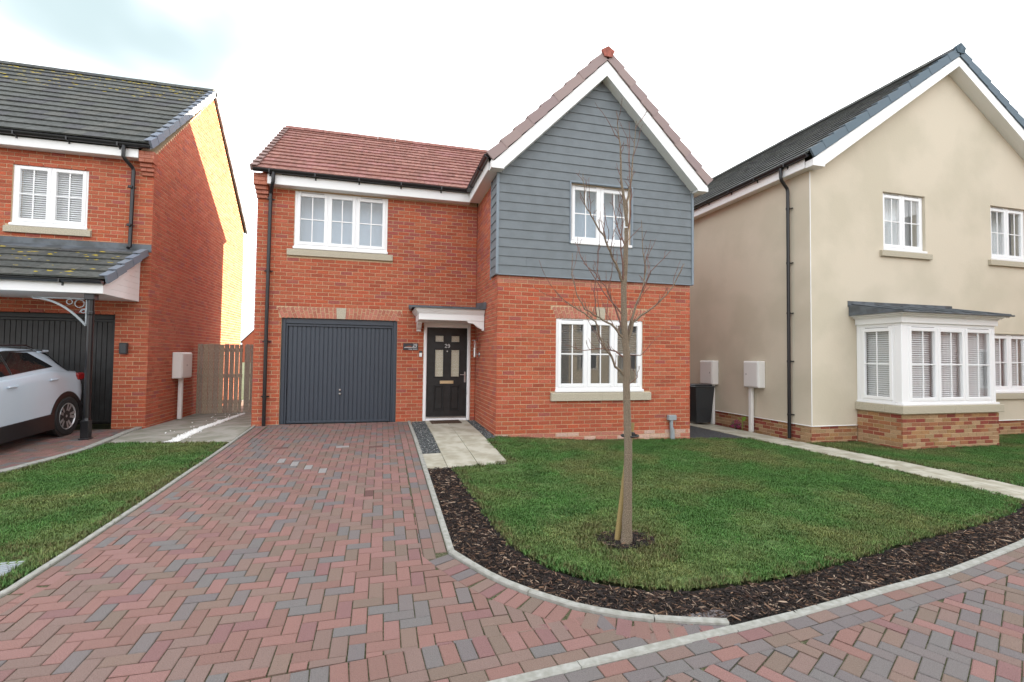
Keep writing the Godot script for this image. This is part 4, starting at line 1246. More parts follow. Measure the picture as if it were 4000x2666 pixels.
func left_house() -> void:
	var hs := thing("brick_house", "red brick house on the left with grey tiled roof and porch over garage", "house")
	var bricks := []
	var x0 := -9.0
	var gar := [-5.40, -3.10, -0.5, 2.128]
	var win := [-4.82, -3.622, 3.72, 4.91]
	var off := func(list: Array) -> Array:
		var r := []
		for o in list: r.append([o[0] - x0, o[1] - x0, o[2], o[3]])
		return r
	var mb := MB.new()
	wall_grid(mb, Vector3(x0, 0, ZL), Vector3.RIGHT, Vector3.BACK, XL - x0, -0.4, 5.32, off.call([gar, win]), 0.30)
	var w1 := part(mb, "wall", M.mortar, hs)
	lay_bricks(bricks, Vector3(x0, 0, ZL), Vector3.RIGHT, Vector3.BACK, XL - x0 - 0.002, -0.2, 5.17, off.call([gar, win, [-4.90, -3.54, 3.59, 3.72]]), pick_brick, 0.04)
	mb = MB.new()
	wall_grid(mb, Vector3(XL, 0, ZL - 0.31), Vector3.FORWARD, Vector3.RIGHT, ZL - 0.31 - ZLB, -0.4, 5.32, [], 0.30)
	mb.prism(PackedVector2Array([Vector2(ZLB, 5.32), Vector2(ZL, 5.32), Vector2(-3.95, 8.14)]), -0.3, -0.006, Transform3D(Basis(Vector3.BACK, UP, Vector3.RIGHT), Vector3(XL, 0, 0)))
	part(mb, "wall", M.mortar, hs)
	lay_bricks(bricks, Vector3(XL, 0, ZL), Vector3.FORWARD, Vector3.RIGHT, ZL - ZLB, -0.2, 8.15, [], pick_brick, 0.0, func(y: float) -> Array:
		if y < 5.32: return [0.0, ZL - ZLB]
		var k := (y - 5.32) / (8.14 - 5.32) * 3.25
		return [k, ZL - ZLB - k])
	mb = MB.new()
	wall_grid(mb, Vector3(XL - 0.31, 0, ZLB), Vector3.LEFT, Vector3.FORWARD, XL - x0 - 0.62, -0.4, 5.32, [], 0.30)
	wall_grid(mb, Vector3(x0, 0, ZLB), Vector3.BACK, Vector3.LEFT, ZL - ZLB - 0.31, -0.4, 5.32, [], 0.30)
	part(mb, "wall", M.mortar, hs)
	kneeler(hs, bricks, -2.5, -2.732, 4.875, ZL, XL)
	emit(w1, "brick", bricks, brick_meshes, brick_cols + pale_brick_cols, M.brick, 300, "brickwork")
	window(hs, Vector3(win[0], win[2], ZL), Vector3.RIGHT, Vector3.BACK, 1.198, 1.19, [1, 1], "blind", 0.03)
	sill(hs, Vector3(-4.90, 3.59, ZL), Vector3.RIGHT, Vector3.BACK, 1.36, 0.13, 0.05, 1)
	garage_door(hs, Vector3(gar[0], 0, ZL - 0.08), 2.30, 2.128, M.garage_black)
	white_box(hs, "fascia", Vector3(x0, 5.162, -0.52), Vector3(-2.732, 5.33, -0.5))
	white_box(hs, "soffit", Vector3(x0, 5.164, ZL - 0.02), Vector3(-2.735, 5.174, -0.52), 0.002, M.soffit)
	gutter(hs, Vector3(x0, 5.42, -0.498), Vector3(-2.51, 5.39, -0.498), Vector3.BACK)
	downpipe(hs, [Vector3(-2.95, 5.36, -0.44), Vector3(-2.95, 5.14, -0.44), Vector3(-2.93, 5.09, -0.49), Vector3(-2.86, 4.99, -0.60), Vector3(-2.85, 4.93, -0.62), Vector3(-2.865, 3.45, -0.62), Vector3(-2.87, 3.40, -0.57)], Vector3.BACK, [4.6, 3.85])
	# roof
	var e0 := Vector3(x0, 5.42, -0.40)
	var top := Vector3(x0, 8.31, -3.93)
	var S := (top - e0).normalized()
	var rl := e0.distance_to(top)
	var rf := MB.new()
	rf.quad(Vector3(x0, 5.39, -0.42), Vector3(XL, 5.39, -0.42), Vector3(XL, 8.28, -3.93), Vector3(x0, 8.28, -3.93))
	rf.quad(Vector3(XL, 5.39, -7.44), Vector3(x0, 5.39, -7.44), Vector3(x0, 8.28, -3.93), Vector3(XL, 8.28, -3.93))
	var roof := part(rf, "roof", M.seal, hs)
	var tiles := []
	lay_tiles(tiles, e0, Vector3.RIGHT, S, XL - x0 + 0.02, rl, 0.326, 0.30, 6, null, 6)
	lay_tiles(tiles, Vector3(XL, 5.42, -7.46), Vector3.LEFT, Vector3(0, S.y, -S.z), XL - x0, rl, 0.326, 0.30, 6, null, 6)
	# canopy roof over the garage
	var c0 := Vector3(x0, 2.60, 0.74)
	var ct := Vector3(x0, 3.37, -0.66)
	var CS := (ct - c0).normalized()
	rf = MB.new()
	rf.quad(Vector3(x0, 2.575, 0.72), Vector3(-2.60, 2.575, 0.72), Vector3(-2.60, 3.34, -0.68), Vector3(x0, 3.34, -0.68))
	var proof := part(rf, "porch_roof", M.seal, hs)
	var ptiles := []
	lay_tiles(ptiles, c0, Vector3.RIGHT, CS, -2.60 - x0, c0.distance_to(ct), 0.32, 0.30, 6, null, 6)
	emit(proof, "roof_tile", ptiles, tile_meshes, tile_cols, M.tile, 80, "roof_tiling")
	emit(roof, "roof_tile", tiles, tile_meshes, tile_cols, M.tile, 220, "roof_tiling")
	ridge_tiles(roof, Vector3(x0, 8.37, -3.93), Vector3(XL + 0.02, 8.37, -3.93), M.tile, tile_cols.slice(6, 12))
	var cap := shades([Color(0.16, 0.18, 0.225)], 3, 0.06, 0.03)
	verge_caps(roof, Vector3(XL + 0.03, 5.46, -0.39), S, Vector3.RIGHT, rl, 14, M.tile, cap, 0.14)
	verge_caps(roof, Vector3(XL + 0.03, 5.46, -7.47), Vector3(0, S.y, -S.z), Vector3.RIGHT, rl, 14, M.tile, cap, 0.14)
	verge_caps(proof, Vector3(-2.60, 2.645, 0.75), CS, Vector3.RIGHT, 1.58, 5, M.tile, cap, 0.13)
	# lichen spots near the ridge and on the porch
	for k in 520:
		var on_porch := k >= 430
		var s := (rl - 0.02 - pow(rng.randf(), 2.2) * 1.5) if not on_porch else rng.randf() * 1.4
		var u := rng.randf_range(0.0, 6.4) if not on_porch else rng.randf_range(2.0, 6.2)
		var f := fmod(s, 0.326) / 0.326
		var sl: Vector3 = S if not on_porch else CS
		var nrm := Vector3.RIGHT.cross(sl).normalized()
		var at: Vector3 = (e0 if not on_porch else c0) + Vector3.RIGHT * u + sl * s + nrm * (0.034 - 0.024 * f)
		var lm := MB.new()
		var pts := PackedVector2Array()
		var r := rng.randf_range(0.008, 0.034)
		for q in 9:
			var a := TAU * q / 9
			var rr := r * rng.randf_range(0.3, 1.4)
			pts.append(Vector2(cos(a) * rr * 1.6, sin(a) * rr * 0.8))
		if k < 1: lichen = MB.new()
		lichen.prism(pts, 0.0, 0.004, Transform3D(Basis(Vector3.RIGHT, sl, nrm), at))
		var _l := lm
	var li := part(lichen, "lichen", M.lichen, hs)
	li.set_meta("kind", "stuff")
	# porch joinery
	white_box(proof, "fascia", Vector3(x0, 2.37, 0.60), Vector3(-2.70, 2.555, 0.622))
	white_box(proof, "soffit", Vector3(x0, 2.372, ZL + 0.002), Vector3(-2.712, 2.384, 0.60), 0.002, M.soffit)
	var cm := MB.new()
	cm.prism(PackedVector2Array([Vector2(-0.66, 3.20), Vector2(0.62, 2.50), Vector2(0.62, 2.371), Vector2(0.47, 2.371), Vector2(0.42, 2.46), Vector2(-0.66, 3.05)]), -0.02, 0.004, Transform3D(Basis(Vector3.BACK, UP, Vector3.RIGHT), Vector3(-2.698, 0, 0)))
	part(cm, "bargeboard", M.trim, proof)
	for k in 6:
		var y := 2.372 + k * 0.115
		var z_end := minf(0.46, 0.62 - (y + 0.10 - 2.42) / 0.546 + 0.12)
		var bm := MB.new()
		bm.prism(PackedVector2Array([Vector2(-0.69, y), Vector2(z_end + 0.16, y), Vector2(z_end - 0.05, y + 0.112), Vector2(-0.69, y + 0.112)]), -0.025, -0.008, Transform3D(Basis(Vector3.BACK, UP, Vector3.RIGHT), Vector3(-2.70, 0, 0)))
		part(bm, "cheek_board", M.trim, proof)
	gutter(hs, Vector3(x0, 2.60, 0.624), Vector3(-2.68, 2.585, 0.624), Vector3.BACK)
	var fm := MB.new()
	fm.box(Vector3(x0, 3.36, ZL + 0.002), Vector3(XL, 3.51, ZL + 0.012), 0.002)
	fm.quad(Vector3(x0, 3.30, -0.48), Vector3(XL - 0.05, 3.30, -0.48), Vector3(XL - 0.05, 3.40, -0.69), Vector3(x0, 3.40, -0.69))
	part(fm, "lead_flashing", M.lead, proof)
	# iron post with scrolled spandrel
	var px := -2.935; var pz := 0.46
	var gy := H(px, pz)
	var pm := MB.new()
	pm.box(Vector3(px - 0.075, gy - 0.02, pz - 0.075), Vector3(px + 0.075, gy + 0.02, pz + 0.075), 0.006)
	pm.box(Vector3(px - 0.06, gy + 0.02, pz - 0.06), Vector3(px + 0.06, gy + 0.32, pz + 0.06), 0.008)
	pm.lathe([Vector2(0.058, gy + 0.32), Vector2(0.05, gy + 0.36), Vector2(0.047, 2.0), Vector2(0.056, 2.02), Vector2(0.056, 2.06), Vector2(0.047, 2.08), Vector2(0.047, 2.27)], 18, Transform3D(Basis(), Vector3(px, 0, pz)))
	pm.box(Vector3(px - 0.075, 2.27, pz - 0.075), Vector3(px + 0.075, 2.372, pz + 0.075), 0.006)
	var post := part(pm, "porch_post", M.black_plastic, hs)
	var sm := MB.new()
	var z := pz
	var tube2 := func(pts: Array, r: float) -> void:
		var rr := []
		var pp := []
		for p in pts:
			pp.append(Vector3(px + p.x, p.y, z)); rr.append(r)
		sm.tube(pp, rr, 6)
	sm.box(Vector3(px - 0.84, 2.275, z - 0.012), Vector3(px - 0.05, 2.297, z + 0.012), 0.003)
	sm.box(Vector3(px - 0.075, 1.83, z - 0.012), Vector3(px - 0.05, 2.275, z + 0.012), 0.003)
	var cur := []
	for k in 11:
		var a := k / 10.0
		cur.append(Vector2(lerpf(-0.82, -0.06, a), 2.275 - 0.45 * pow(a, 2.1)))
	for k in 10:
		var a: Vector2 = cur[k]; var b: Vector2 = cur[k + 1]
		var d := (b - a).normalized()
		var nn := Vector2(-d.y, d.x) * 0.016
		sm.prism(PackedVector2Array([Vector2(px, 0) + a - nn, Vector2(px, 0) + b - nn, Vector2(px, 0) + b + nn, Vector2(px, 0) + a + nn]), z - 0.012, z + 0.012)
	var ring := func(cx: float, cy: float, r: float) -> void:
		var pts := []
		for q in 17: pts.append(Vector2(cx + cos(TAU * q / 16) * r, cy + sin(TAU * q / 16) * r))
		tube2.call(pts, 0.008)
	ring.call(-0.165, 2.20, 0.068); ring.call(-0.31, 2.225, 0.042); ring.call(-0.11, 2.075, 0.034)
	tube2.call([Vector2(-0.06, 2.13), Vector2(-0.17, 2.05)], 0.007)
	part(sm, "spandrel", M.grey_plastic, post)

var lichen: MB

func left_things() -> void:
	var l := thing("wall_light", "small dark grey box light on brick pier beside left garage", "wall light", Vector3(-2.915, 1.345, ZL))
	var mb := MB.new()
	mb.box(Vector3(-0.062, 0, 0.004), Vector3(0.062, 0.215, 0.10), 0.012)
	part(mb, "housing", M.dark_grey, l)
	mb = MB.new()
	mb.box(Vector3(-0.045, -0.006, 0.02), Vector3(0.045, -0.0005, 0.085), 0.002)
	part(mb, "lens", M.slot, l)
	meter(Vector3(XL, 0.81, -2.155), Vector3.RIGHT, 0.60, 0.58, "white meter box with conduit on side wall of left brick house", -0.14)
	# timber gate and fence closing the passage
	var g := thing("timber_gate", "weathered vertical board gate closing passage between brick houses", "gate", Vector3(-2.48, -0.13, -3.25))
	var f := thing("timber_fence", "short weathered board fence panel between gate and red brick wall", "fence", Vector3(-1.42, -0.13, -3.25))
	var xs := [0.0, 0.055, 0.125, 0.245, 0.365, 0.48, 0.595, 0.71, 0.825, 0.935, 1.01]
	var tc := shades([Color(0.50, 0.43, 0.35), Color(0.45, 0.39, 0.32), Color(0.54, 0.46, 0.37)], 12, 0.12, 0.04)
	for k in xs.size() - 1:
		var b := MB.new()
		b.col = tc[k]
		b.box(Vector3(xs[k], rng.randf_range(0, 0.01), 0), Vector3(xs[k + 1] - 0.009, 1.74 + rng.randf_range(-0.006, 0.006), 0.02), 0.003)
		part(b, "board", M.timber, g)
	for y in [0.25, 0.9, 1.55]:
		var b := MB.new()
		b.col = tc[2]
		b.box(Vector3(0.02, y, -0.04), Vector3(1.0, y + 0.09, -0.001), 0.003)
		part(b, "rail", M.timber, g)
	for k in 8:
		var b := MB.new()
		b.col = tc[(k * 5 + 1) % 12]
		var a := 0.015 + k * 0.116
		b.box(Vector3(a, rng.randf_range(0, 0.01), 0), Vector3(a + 0.106, 1.745 + rng.randf_range(-0.006, 0.006), 0.02), 0.003)
		part(b, "board", M.timber, f)
	for y in [0.25, 0.9, 1.55]:
		var b := MB.new()
		b.col = tc[4]
		b.box(Vector3(0.0, y, -0.04), Vector3(0.92, y + 0.09, -0.001), 0.003)
		part(b, "rail", M.timber, f)
	var p := MB.new()
	p.col = tc[1]
	p.box(Vector3(-0.02, -0.1, -0.14), Vector3(0.07, 1.72, -0.045), 0.005)
	part(p, "post", M.timber, f)

func meter(at: Vector3, N: Vector3, w: float, h: float, label: String, pipe_side: float, pipe := true) -> void:
	var t := thing("meter_box", label, "meter box", at)
	var U := UP.cross(N)
	var b := Basis(U, UP, N)
	var mb := MB.new()
	mb.box(Vector3(-w / 2, 0, 0.003), Vector3(w / 2, h, 0.19), 0.014, Transform3D(b, Vector3.ZERO))
	part(mb, "cabinet", M.meter, t)
	mb = MB.new()
	mb.box(Vector3(-w / 2 + 0.025, 0.025, 0.1905), Vector3(w / 2 - 0.025, h - 0.025, 0.204), 0.006, Transform3D(b, Vector3.ZERO))
	part(mb, "door", M.meter, t)
	mb = MB.new()
	mb.box(Vector3(pipe_side * w * 0.36 - 0.012, h * 0.5 - 0.02, 0.2045), Vector3(pipe_side * w * 0.36 + 0.012, h * 0.5 + 0.02, 0.210), 0.003, Transform3D(b, Vector3.ZERO))
	part(mb, "lock", M.slot, t)
	if pipe:
		mb = MB.new()
		var gy := H(at.x, at.z) - at.y
		mb.box(Vector3(pipe_side * w * 0.30 - 0.045, gy + 0.01, 0.05), Vector3(pipe_side * w * 0.30 + 0.045, -0.001, 0.13), 0.01, Transform3D(b, Vector3.ZERO))
		part(mb, "conduit", M.meter, t)

# ---- the rendered neighbour on the right
const RX := 10.18
const RZ := 2.60
const RX1 := 17.78
const RZB := -6.40
const RA := 13.99

func right_house() -> void:
	var hs := thing("rendered_house", "cream rendered house on the right with bay window and grey tiled roof", "house")
	var off := func(list: Array) -> Array:
		var r := []
		for o in list: r.append([o[0] - RX, o[1] - RX, o[2], o[3]])
		return r
	var w1 := [12.09, 13.285, 3.71, 4.966]
	var w2 := [15.285, 16.48, 3.71, 4.966]
	var w3 := [15.285, 16.48, 0.68, 2.03]
	var bay := [11.40, 13.80, 0.56, 2.10]
	var mb := MB.new()
	wall_grid(mb, Vector3(RX, 0, RZ), Vector3.RIGHT, Vector3.BACK, RX1 - RX, 0.07, 5.30, off.call([w1, w2, w3, bay]), 0.30, 0.0)
	mb.prism(PackedVector2Array([Vector2(RX, 5.30), Vector2(RX1, 5.30), Vector2(RA, 7.97)]), RZ - 0.3, RZ)
	part(mb, "wall", M.render, hs)
	mb = MB.new()
	wall_grid(mb, Vector3(RX, 0, RZB), Vector3.BACK, Vector3.LEFT, RZ - 0.301 - RZB, 0.07, 5.30, [], 0.30, 0.0)
	part(mb, "wall", M.render, hs)
	mb = MB.new()
	wall_grid(mb, Vector3(RX1, 0, RZ - 0.301), Vector3.FORWARD, Vector3.RIGHT, RZ - 0.301 - RZB, 0.07, 5.30, [], 0.30, 0.0)
	wall_grid(mb, Vector3(RX1 - 0.31, 0, RZB), Vector3.LEFT, Vector3.FORWARD, RX1 - RX - 0.62, 0.07, 5.30, [], 0.30, 0.0)
	part(mb, "wall", M.render, hs)
	# brick plinth, set back under the render, and the bay's brick base
	var bricks := []
	mb = MB.new()
	wall_grid(mb, Vector3(RX + 0.012, 0, RZ - 0.012), Vector3.RIGHT, Vector3.BACK, RX1 - RX - 0.02, -0.5, 0.068, [], 0.28)
	wall_grid(mb, Vector3(RX + 0.012, 0, RZB), Vector3.BACK, Vector3.LEFT, RZ - RZB - 0.30, -0.5, 0.068, [], 0.28)
	wall_grid(mb, Vector3(11.33, 0, 3.5), Vector3.RIGHT, Vector3.BACK, 2.535, -0.5, 0.392, [], 0.2)
	wall_grid(mb, Vector3(11.33, 0, RZ), Vector3.BACK, Vector3.LEFT, 0.695, -0.5, 0.392, [], 0.2)
	wall_grid(mb, Vector3(13.865, 0, 3.295), Vector3.FORWARD, Vector3.RIGHT, 0.69, -0.5, 0.392, [], 0.2)
	var pl := part(mb, "plinth", M.mortar, hs)
	lay_bricks(bricks, Vector3(RX + 0.012, 0, RZ - 0.012), Vector3.RIGHT, Vector3.BACK, RX1 - RX - 0.02, -0.40, 0.07, [[1.15, 3.69, -1, 1]], pick_plinth, 0.0)
	lay_bricks(bricks, Vector3(RX + 0.012, 0, RZB), Vector3.BACK, Vector3.LEFT, RZ - RZB - 0.014, -0.40, 0.07, [], pick_plinth, 0.05)
	lay_bricks(bricks, Vector3(11.33, 0, 3.5), Vector3.RIGHT, Vector3.BACK, 2.535, -0.40, 0.392, [], pick_plinth, 0.0)
	lay_bricks(bricks, Vector3(11.33, 0, RZ), Vector3.BACK, Vector3.LEFT, 0.898, -0.40, 0.392, [], pick_plinth, 0.0)
	lay_bricks(bricks, Vector3(13.865, 0, 3.498), Vector3.FORWARD, Vector3.RIGHT, 0.898, -0.40, 0.392, [], pick_plinth, 0.0)
	emit(pl, "brick", bricks, plinth_meshes, plinth_cols, M.brick, 300, "brickwork")
	var bd := MB.new()
	bd.box(Vector3(RX - 0.004, 0.072, RZ - 0.006), Vector3(RX + 0.012, 5.17, RZ + 0.006), 0.003)
	part(bd, "corner_bead", M.trim, hs)
	bd = MB.new()
	bd.box(Vector3(RX - 0.014, 0.060, RZ - 0.02), Vector3(11.325, 0.076, RZ + 0.014), 0.003)
	bd.box(Vector3(RX - 0.0145, 0.0605, RZB), Vector3(RX + 0.01, 0.0765, RZ - 0.0205), 0.003)
	bd.box(Vector3(13.87, 0.060, RZ - 0.02), Vector3(RX1, 0.076, RZ + 0.014), 0.003)
	part(bd, "render_stop", M.trim, hs)
	# windows
	for w in [w1, w2, w3]:
		window(hs, Vector3(w[0], w[2], RZ), Vector3.RIGHT, Vector3.BACK, w[1] - w[0], w[3] - w[2], [1, 1], "sky_tinted_net" if w != w3 else "blind", 0.06)
		sill(hs, Vector3(w[0] - 0.11, w[2] - 0.128, RZ), Vector3.RIGHT, Vector3.BACK, 1.42, 0.128, 0.06, 1)
	bay_window(hs)
	# eaves and gable trim
	white_box(hs, "fascia", Vector3(9.985, 5.20, RZB), Vector3(10.005, 5.39, 2.66))
	white_box(hs, "soffit", Vector3(10.005, 5.202, RZB), Vector3(RX + 0.02, 5.212, 2.66), 0.002, M.soffit)
	gutter(hs, Vector3(9.983, 5.46, RZB), Vector3(9.983, 5.43, 2.80), Vector3.LEFT)
	downpipe(hs, [Vector3(9.925, 5.40, 2.13), Vector3(9.925, 5.20, 2.13), Vector3(9.945, 5.13, 2.13), Vector3(10.08, 4.98, 2.13), Vector3(10.10, 4.91, 2.13), Vector3(10.10, 1.5, 2.13), Vector3(10.10, -0.24, 2.13)], Vector3.LEFT, [4.55, 3.4, 2.35, 1.35, 0.25])
	var p := 0.682
	var ap := 8.05
	for s in [-1.0, 1.0]:
		var bm := MB.new()
		var L := [Vector2(RA, ap), Vector2(RA + s * 3.985, ap - 3.985 * p), Vector2(RA + s * 3.985, 5.195), Vector2(RA + s * 3.70, 5.195), Vector2(RA + s * 3.70, 5.235), Vector2(RA, 7.845)]
		bm.prism(PackedVector2Array(L), 2.83, 2.855)
		part(bm, "bargeboard", M.trim, hs)
		bm = MB.new()
		bm.prism(PackedVector2Array([Vector2(RA, 7.875), Vector2(RA, 7.845), Vector2(RA + s * 3.67, 5.257), Vector2(RA + s * 3.68, 5.28)]), 2.602, 2.8295)
		part(bm, "soffit", M.soffit, hs)
		bm = MB.new()
		var xa: float = RA + s * 3.691; var xb: float = RA + s * 3.984
		bm.box(Vector3(minf(xa, xb), 5.196, 2.661), Vector3(maxf(xa, xb), 5.33, 2.8295), 0.003)
		part(bm, "box_end", M.trim, hs)
	# roof
	var rf := MB.new()
	rf.quad(Vector3(9.95, 5.41, RZB - 0.2), Vector3(9.95, 5.41, 2.82), Vector3(RA, 8.18, 2.82), Vector3(RA, 8.18, RZB - 0.2))
	rf.quad(Vector3(18.12, 5.37, 2.82), Vector3(18.12, 5.37, RZB - 0.2), Vector3(RA, 8.18, RZB - 0.2), Vector3(RA, 8.18, 2.82))
	rf.tri(Vector3(RX1, 5.3, RZB), Vector3(RX, 5.3, RZB), Vector3(RA, 8.1, RZB))
	var roof := part(rf, "roof", M.seal, hs)
	var tiles := []
	var e0 := Vector3(9.93, 5.44, RZB - 0.2)
	var tp := Vector3(RA, 8.215, RZB - 0.2)
	var S := (tp - e0).normalized()
	var rl := e0.distance_to(tp)
	lay_tiles(tiles, e0, Vector3.BACK, S, 2.80 - RZB + 0.2, rl, 0.345, 0.30, 6, null, 6)
	lay_tiles(tiles, Vector3(18.14, 5.395, 2.80), Vector3.FORWARD, Vector3(-S.x, S.y, 0), 2.80 - RZB + 0.2, rl, 0.345, 0.30, 6, null, 6)
	emit(roof, "roof_tile", tiles, tile_meshes, tile_cols, M.tile, 300, "roof_tiling")
	ridge_tiles(roof, Vector3(RA, 8.285, RZB - 0.2), Vector3(RA, 8.285, 2.82), M.tile, tile_cols.slice(6, 12))
	var cap := shades([Color(0.115, 0.155, 0.19)], 3, 0.06, 0.03)
	for s in [-1.0, 1.0]:
		verge_caps(roof, Vector3(RA + s * 4.04, 5.495, 2.845), Vector3(-s * S.x, S.y, 0), Vector3.BACK, rl - 0.1, 14, M.tile, cap, 0.165)
	var em := MB.new()
	em.col = Color(0.09, 0.13, 0.17)
	em.prism(PackedVector2Array([Vector2(-0.15, 0.0), Vector2(-0.10, -0.13), Vector2(0.10, -0.13), Vector2(0.15, 0.0), Vector2(0.0, 0.10)]), 2.85, 2.90, Transform3D(Basis(), Vector3(RA, 8.24, 0)))
	part(em, "ridge_end_cap", M.tile, roof)

func bay_window(parent: Node3D) -> void:
	var x0 := 11.33; var x1 := 13.80; var z1 := 3.5
	var b := holder("bay_window", parent)
	var sm := MB.new()
	sm.box(Vector3(x0 - 0.06, 0.393, z1 - 0.30), Vector3(x0 + 1.25, 0.545, z1 + 0.06), 0.008)
	sm.box(Vector3(x0 + 1.253, 0.393, z1 - 0.30), Vector3(13.93, 0.545, z1 + 0.06), 0.008)
	sm.box(Vector3(x0 - 0.06, 0.3935, RZ + 0.003), Vector3(x0 + 0.24, 0.5445, z1 - 0.303), 0.008)
	sm.box(Vector3(13.63, 0.3935, RZ + 0.003), Vector3(13.93, 0.5445, z1 - 0.303), 0.008)
	part(sm, "stone_sill", M.stone, b)
	var fm := MB.new()
	fm.box(Vector3(x0 - 0.02, 0.546, z1 - 0.10), Vector3(x1 + 0.05, 0.585, z1 + 0.03), 0.006)
	fm.box(Vector3(x0 - 0.02, 0.5465, RZ + 0.004), Vector3(x0 + 0.1, 0.5845, z1 - 0.101), 0.006)
	fm.box(Vector3(x0, 0.586, z1 - 0.13), Vector3(x0 + 0.14, 2.06, z1), 0.008)
	fm.box(Vector3(x1 - 0.06, 0.586, z1 - 0.13), Vector3(x1, 2.06, z1), 0.008)
	fm.box(Vector3(x0 + 0.001, 0.586, RZ + 0.002), Vector3(x0 + 0.07, 2.06, RZ + 0.07), 0.006)
	fm.box(Vector3(x1 - 0.06, 0.586, RZ + 0.002), Vector3(x1 - 0.001, 2.06, z1 - 0.131), 0.006)
	part(fm, "frame", M.upvc, b)
	var front := window(parent, Vector3(x0 + 0.14, 0.586, z1 - 0.005), Vector3.RIGHT, Vector3.BACK, x1 - x0 - 0.20, 1.474, [1, 1, 1], "blind", 0.0, false, false)
	window(parent, Vector3(x0 + 0.005, 0.586, RZ + 0.07), Vector3.BACK, Vector3.LEFT, z1 - RZ - 0.20, 1.474, [1], "blind", 0.0, false, false)
	var cm := MB.new()
	for q in [[0.0, 2.06, 2.105], [0.035, 2.105, 2.215], [0.05, 2.215, 2.235], [0.09, 2.235, 2.265], [0.16, 2.265, 2.295]]:
		cm.box(Vector3(x0 - q[0], q[1], RZ + 0.003), Vector3(x1 + q[0], q[2], z1 + q[0]), 0.003)
	part(cm, "cornice", M.trim, b)
	var lm := MB.new()
	var a := [Vector3(x0 - 0.2, 2.30, z1 + 0.2), Vector3(x1 + 0.22, 2.30, z1 + 0.2), Vector3(x1 + 0.22, 2.52, RZ + 0.01), Vector3(x0 - 0.2, 2.52, RZ + 0.01)]
	lm.quad(a[0], a[1], a[2], a[3])
	lm.box(Vector3(x0 - 0.2, 2.285, z1 + 0.17), Vector3(x1 + 0.22, 2.315, z1 + 0.21), 0.004)
	lm.quad(Vector3(x0 - 0.2, 2.29, RZ + 0.01), Vector3(x0 - 0.2, 2.29, z1 + 0.2), a[0], a[3])
	lm.quad(a[1], Vector3(x1 + 0.22, 2.29, z1 + 0.2), Vector3(x1 + 0.22, 2.29, RZ + 0.01), a[2])
	for k in 5:
		var x := lerpf(x0 - 0.1, x1 + 0.12, k / 4.0)
		lm.tube([Vector3(x, 2.315, z1 + 0.2), Vector3(x, 2.535, RZ + 0.02)], [0.018, 0.018], 8)
	lm.box(Vector3(x0 - 0.22, 2.48, RZ + 0.002), Vector3(x1 + 0.22, 2.60, RZ + 0.012), 0.002)
	part(lm, "lead_roof", M.lead, b)
	var rm := MB.new()
	var q0 := Vector3(x0 + 0.15, 0.0, RZ - 2.6); var q1 := Vector3(x1 - 0.05, 2.05, RZ + 0.0)
	rm.quad(Vector3(q0.x, 0, q0.z), Vector3(q1.x, 0, q0.z), Vector3(q1.x, 2.3, q0.z), Vector3(q0.x, 2.3, q0.z))
	rm.quad(Vector3(q0.x, 0, q1.z), Vector3(q0.x, 0, q0.z), Vector3(q0.x, 2.3, q0.z), Vector3(q0.x, 2.3, q1.z))
	rm.quad(Vector3(q1.x, 0, q0.z), Vector3(q1.x, 0, q1.z), Vector3(q1.x, 2.3, q1.z), Vector3(q1.x, 2.3, q0.z))
	rm.quad(Vector3(q0.x, 0, q1.z), Vector3(q1.x, 0, q1.z), Vector3(q1.x, 0, q0.z), Vector3(q0.x, 0, q0.z))
	part(rm, "room_lining", M.room, b)
	var _f := front

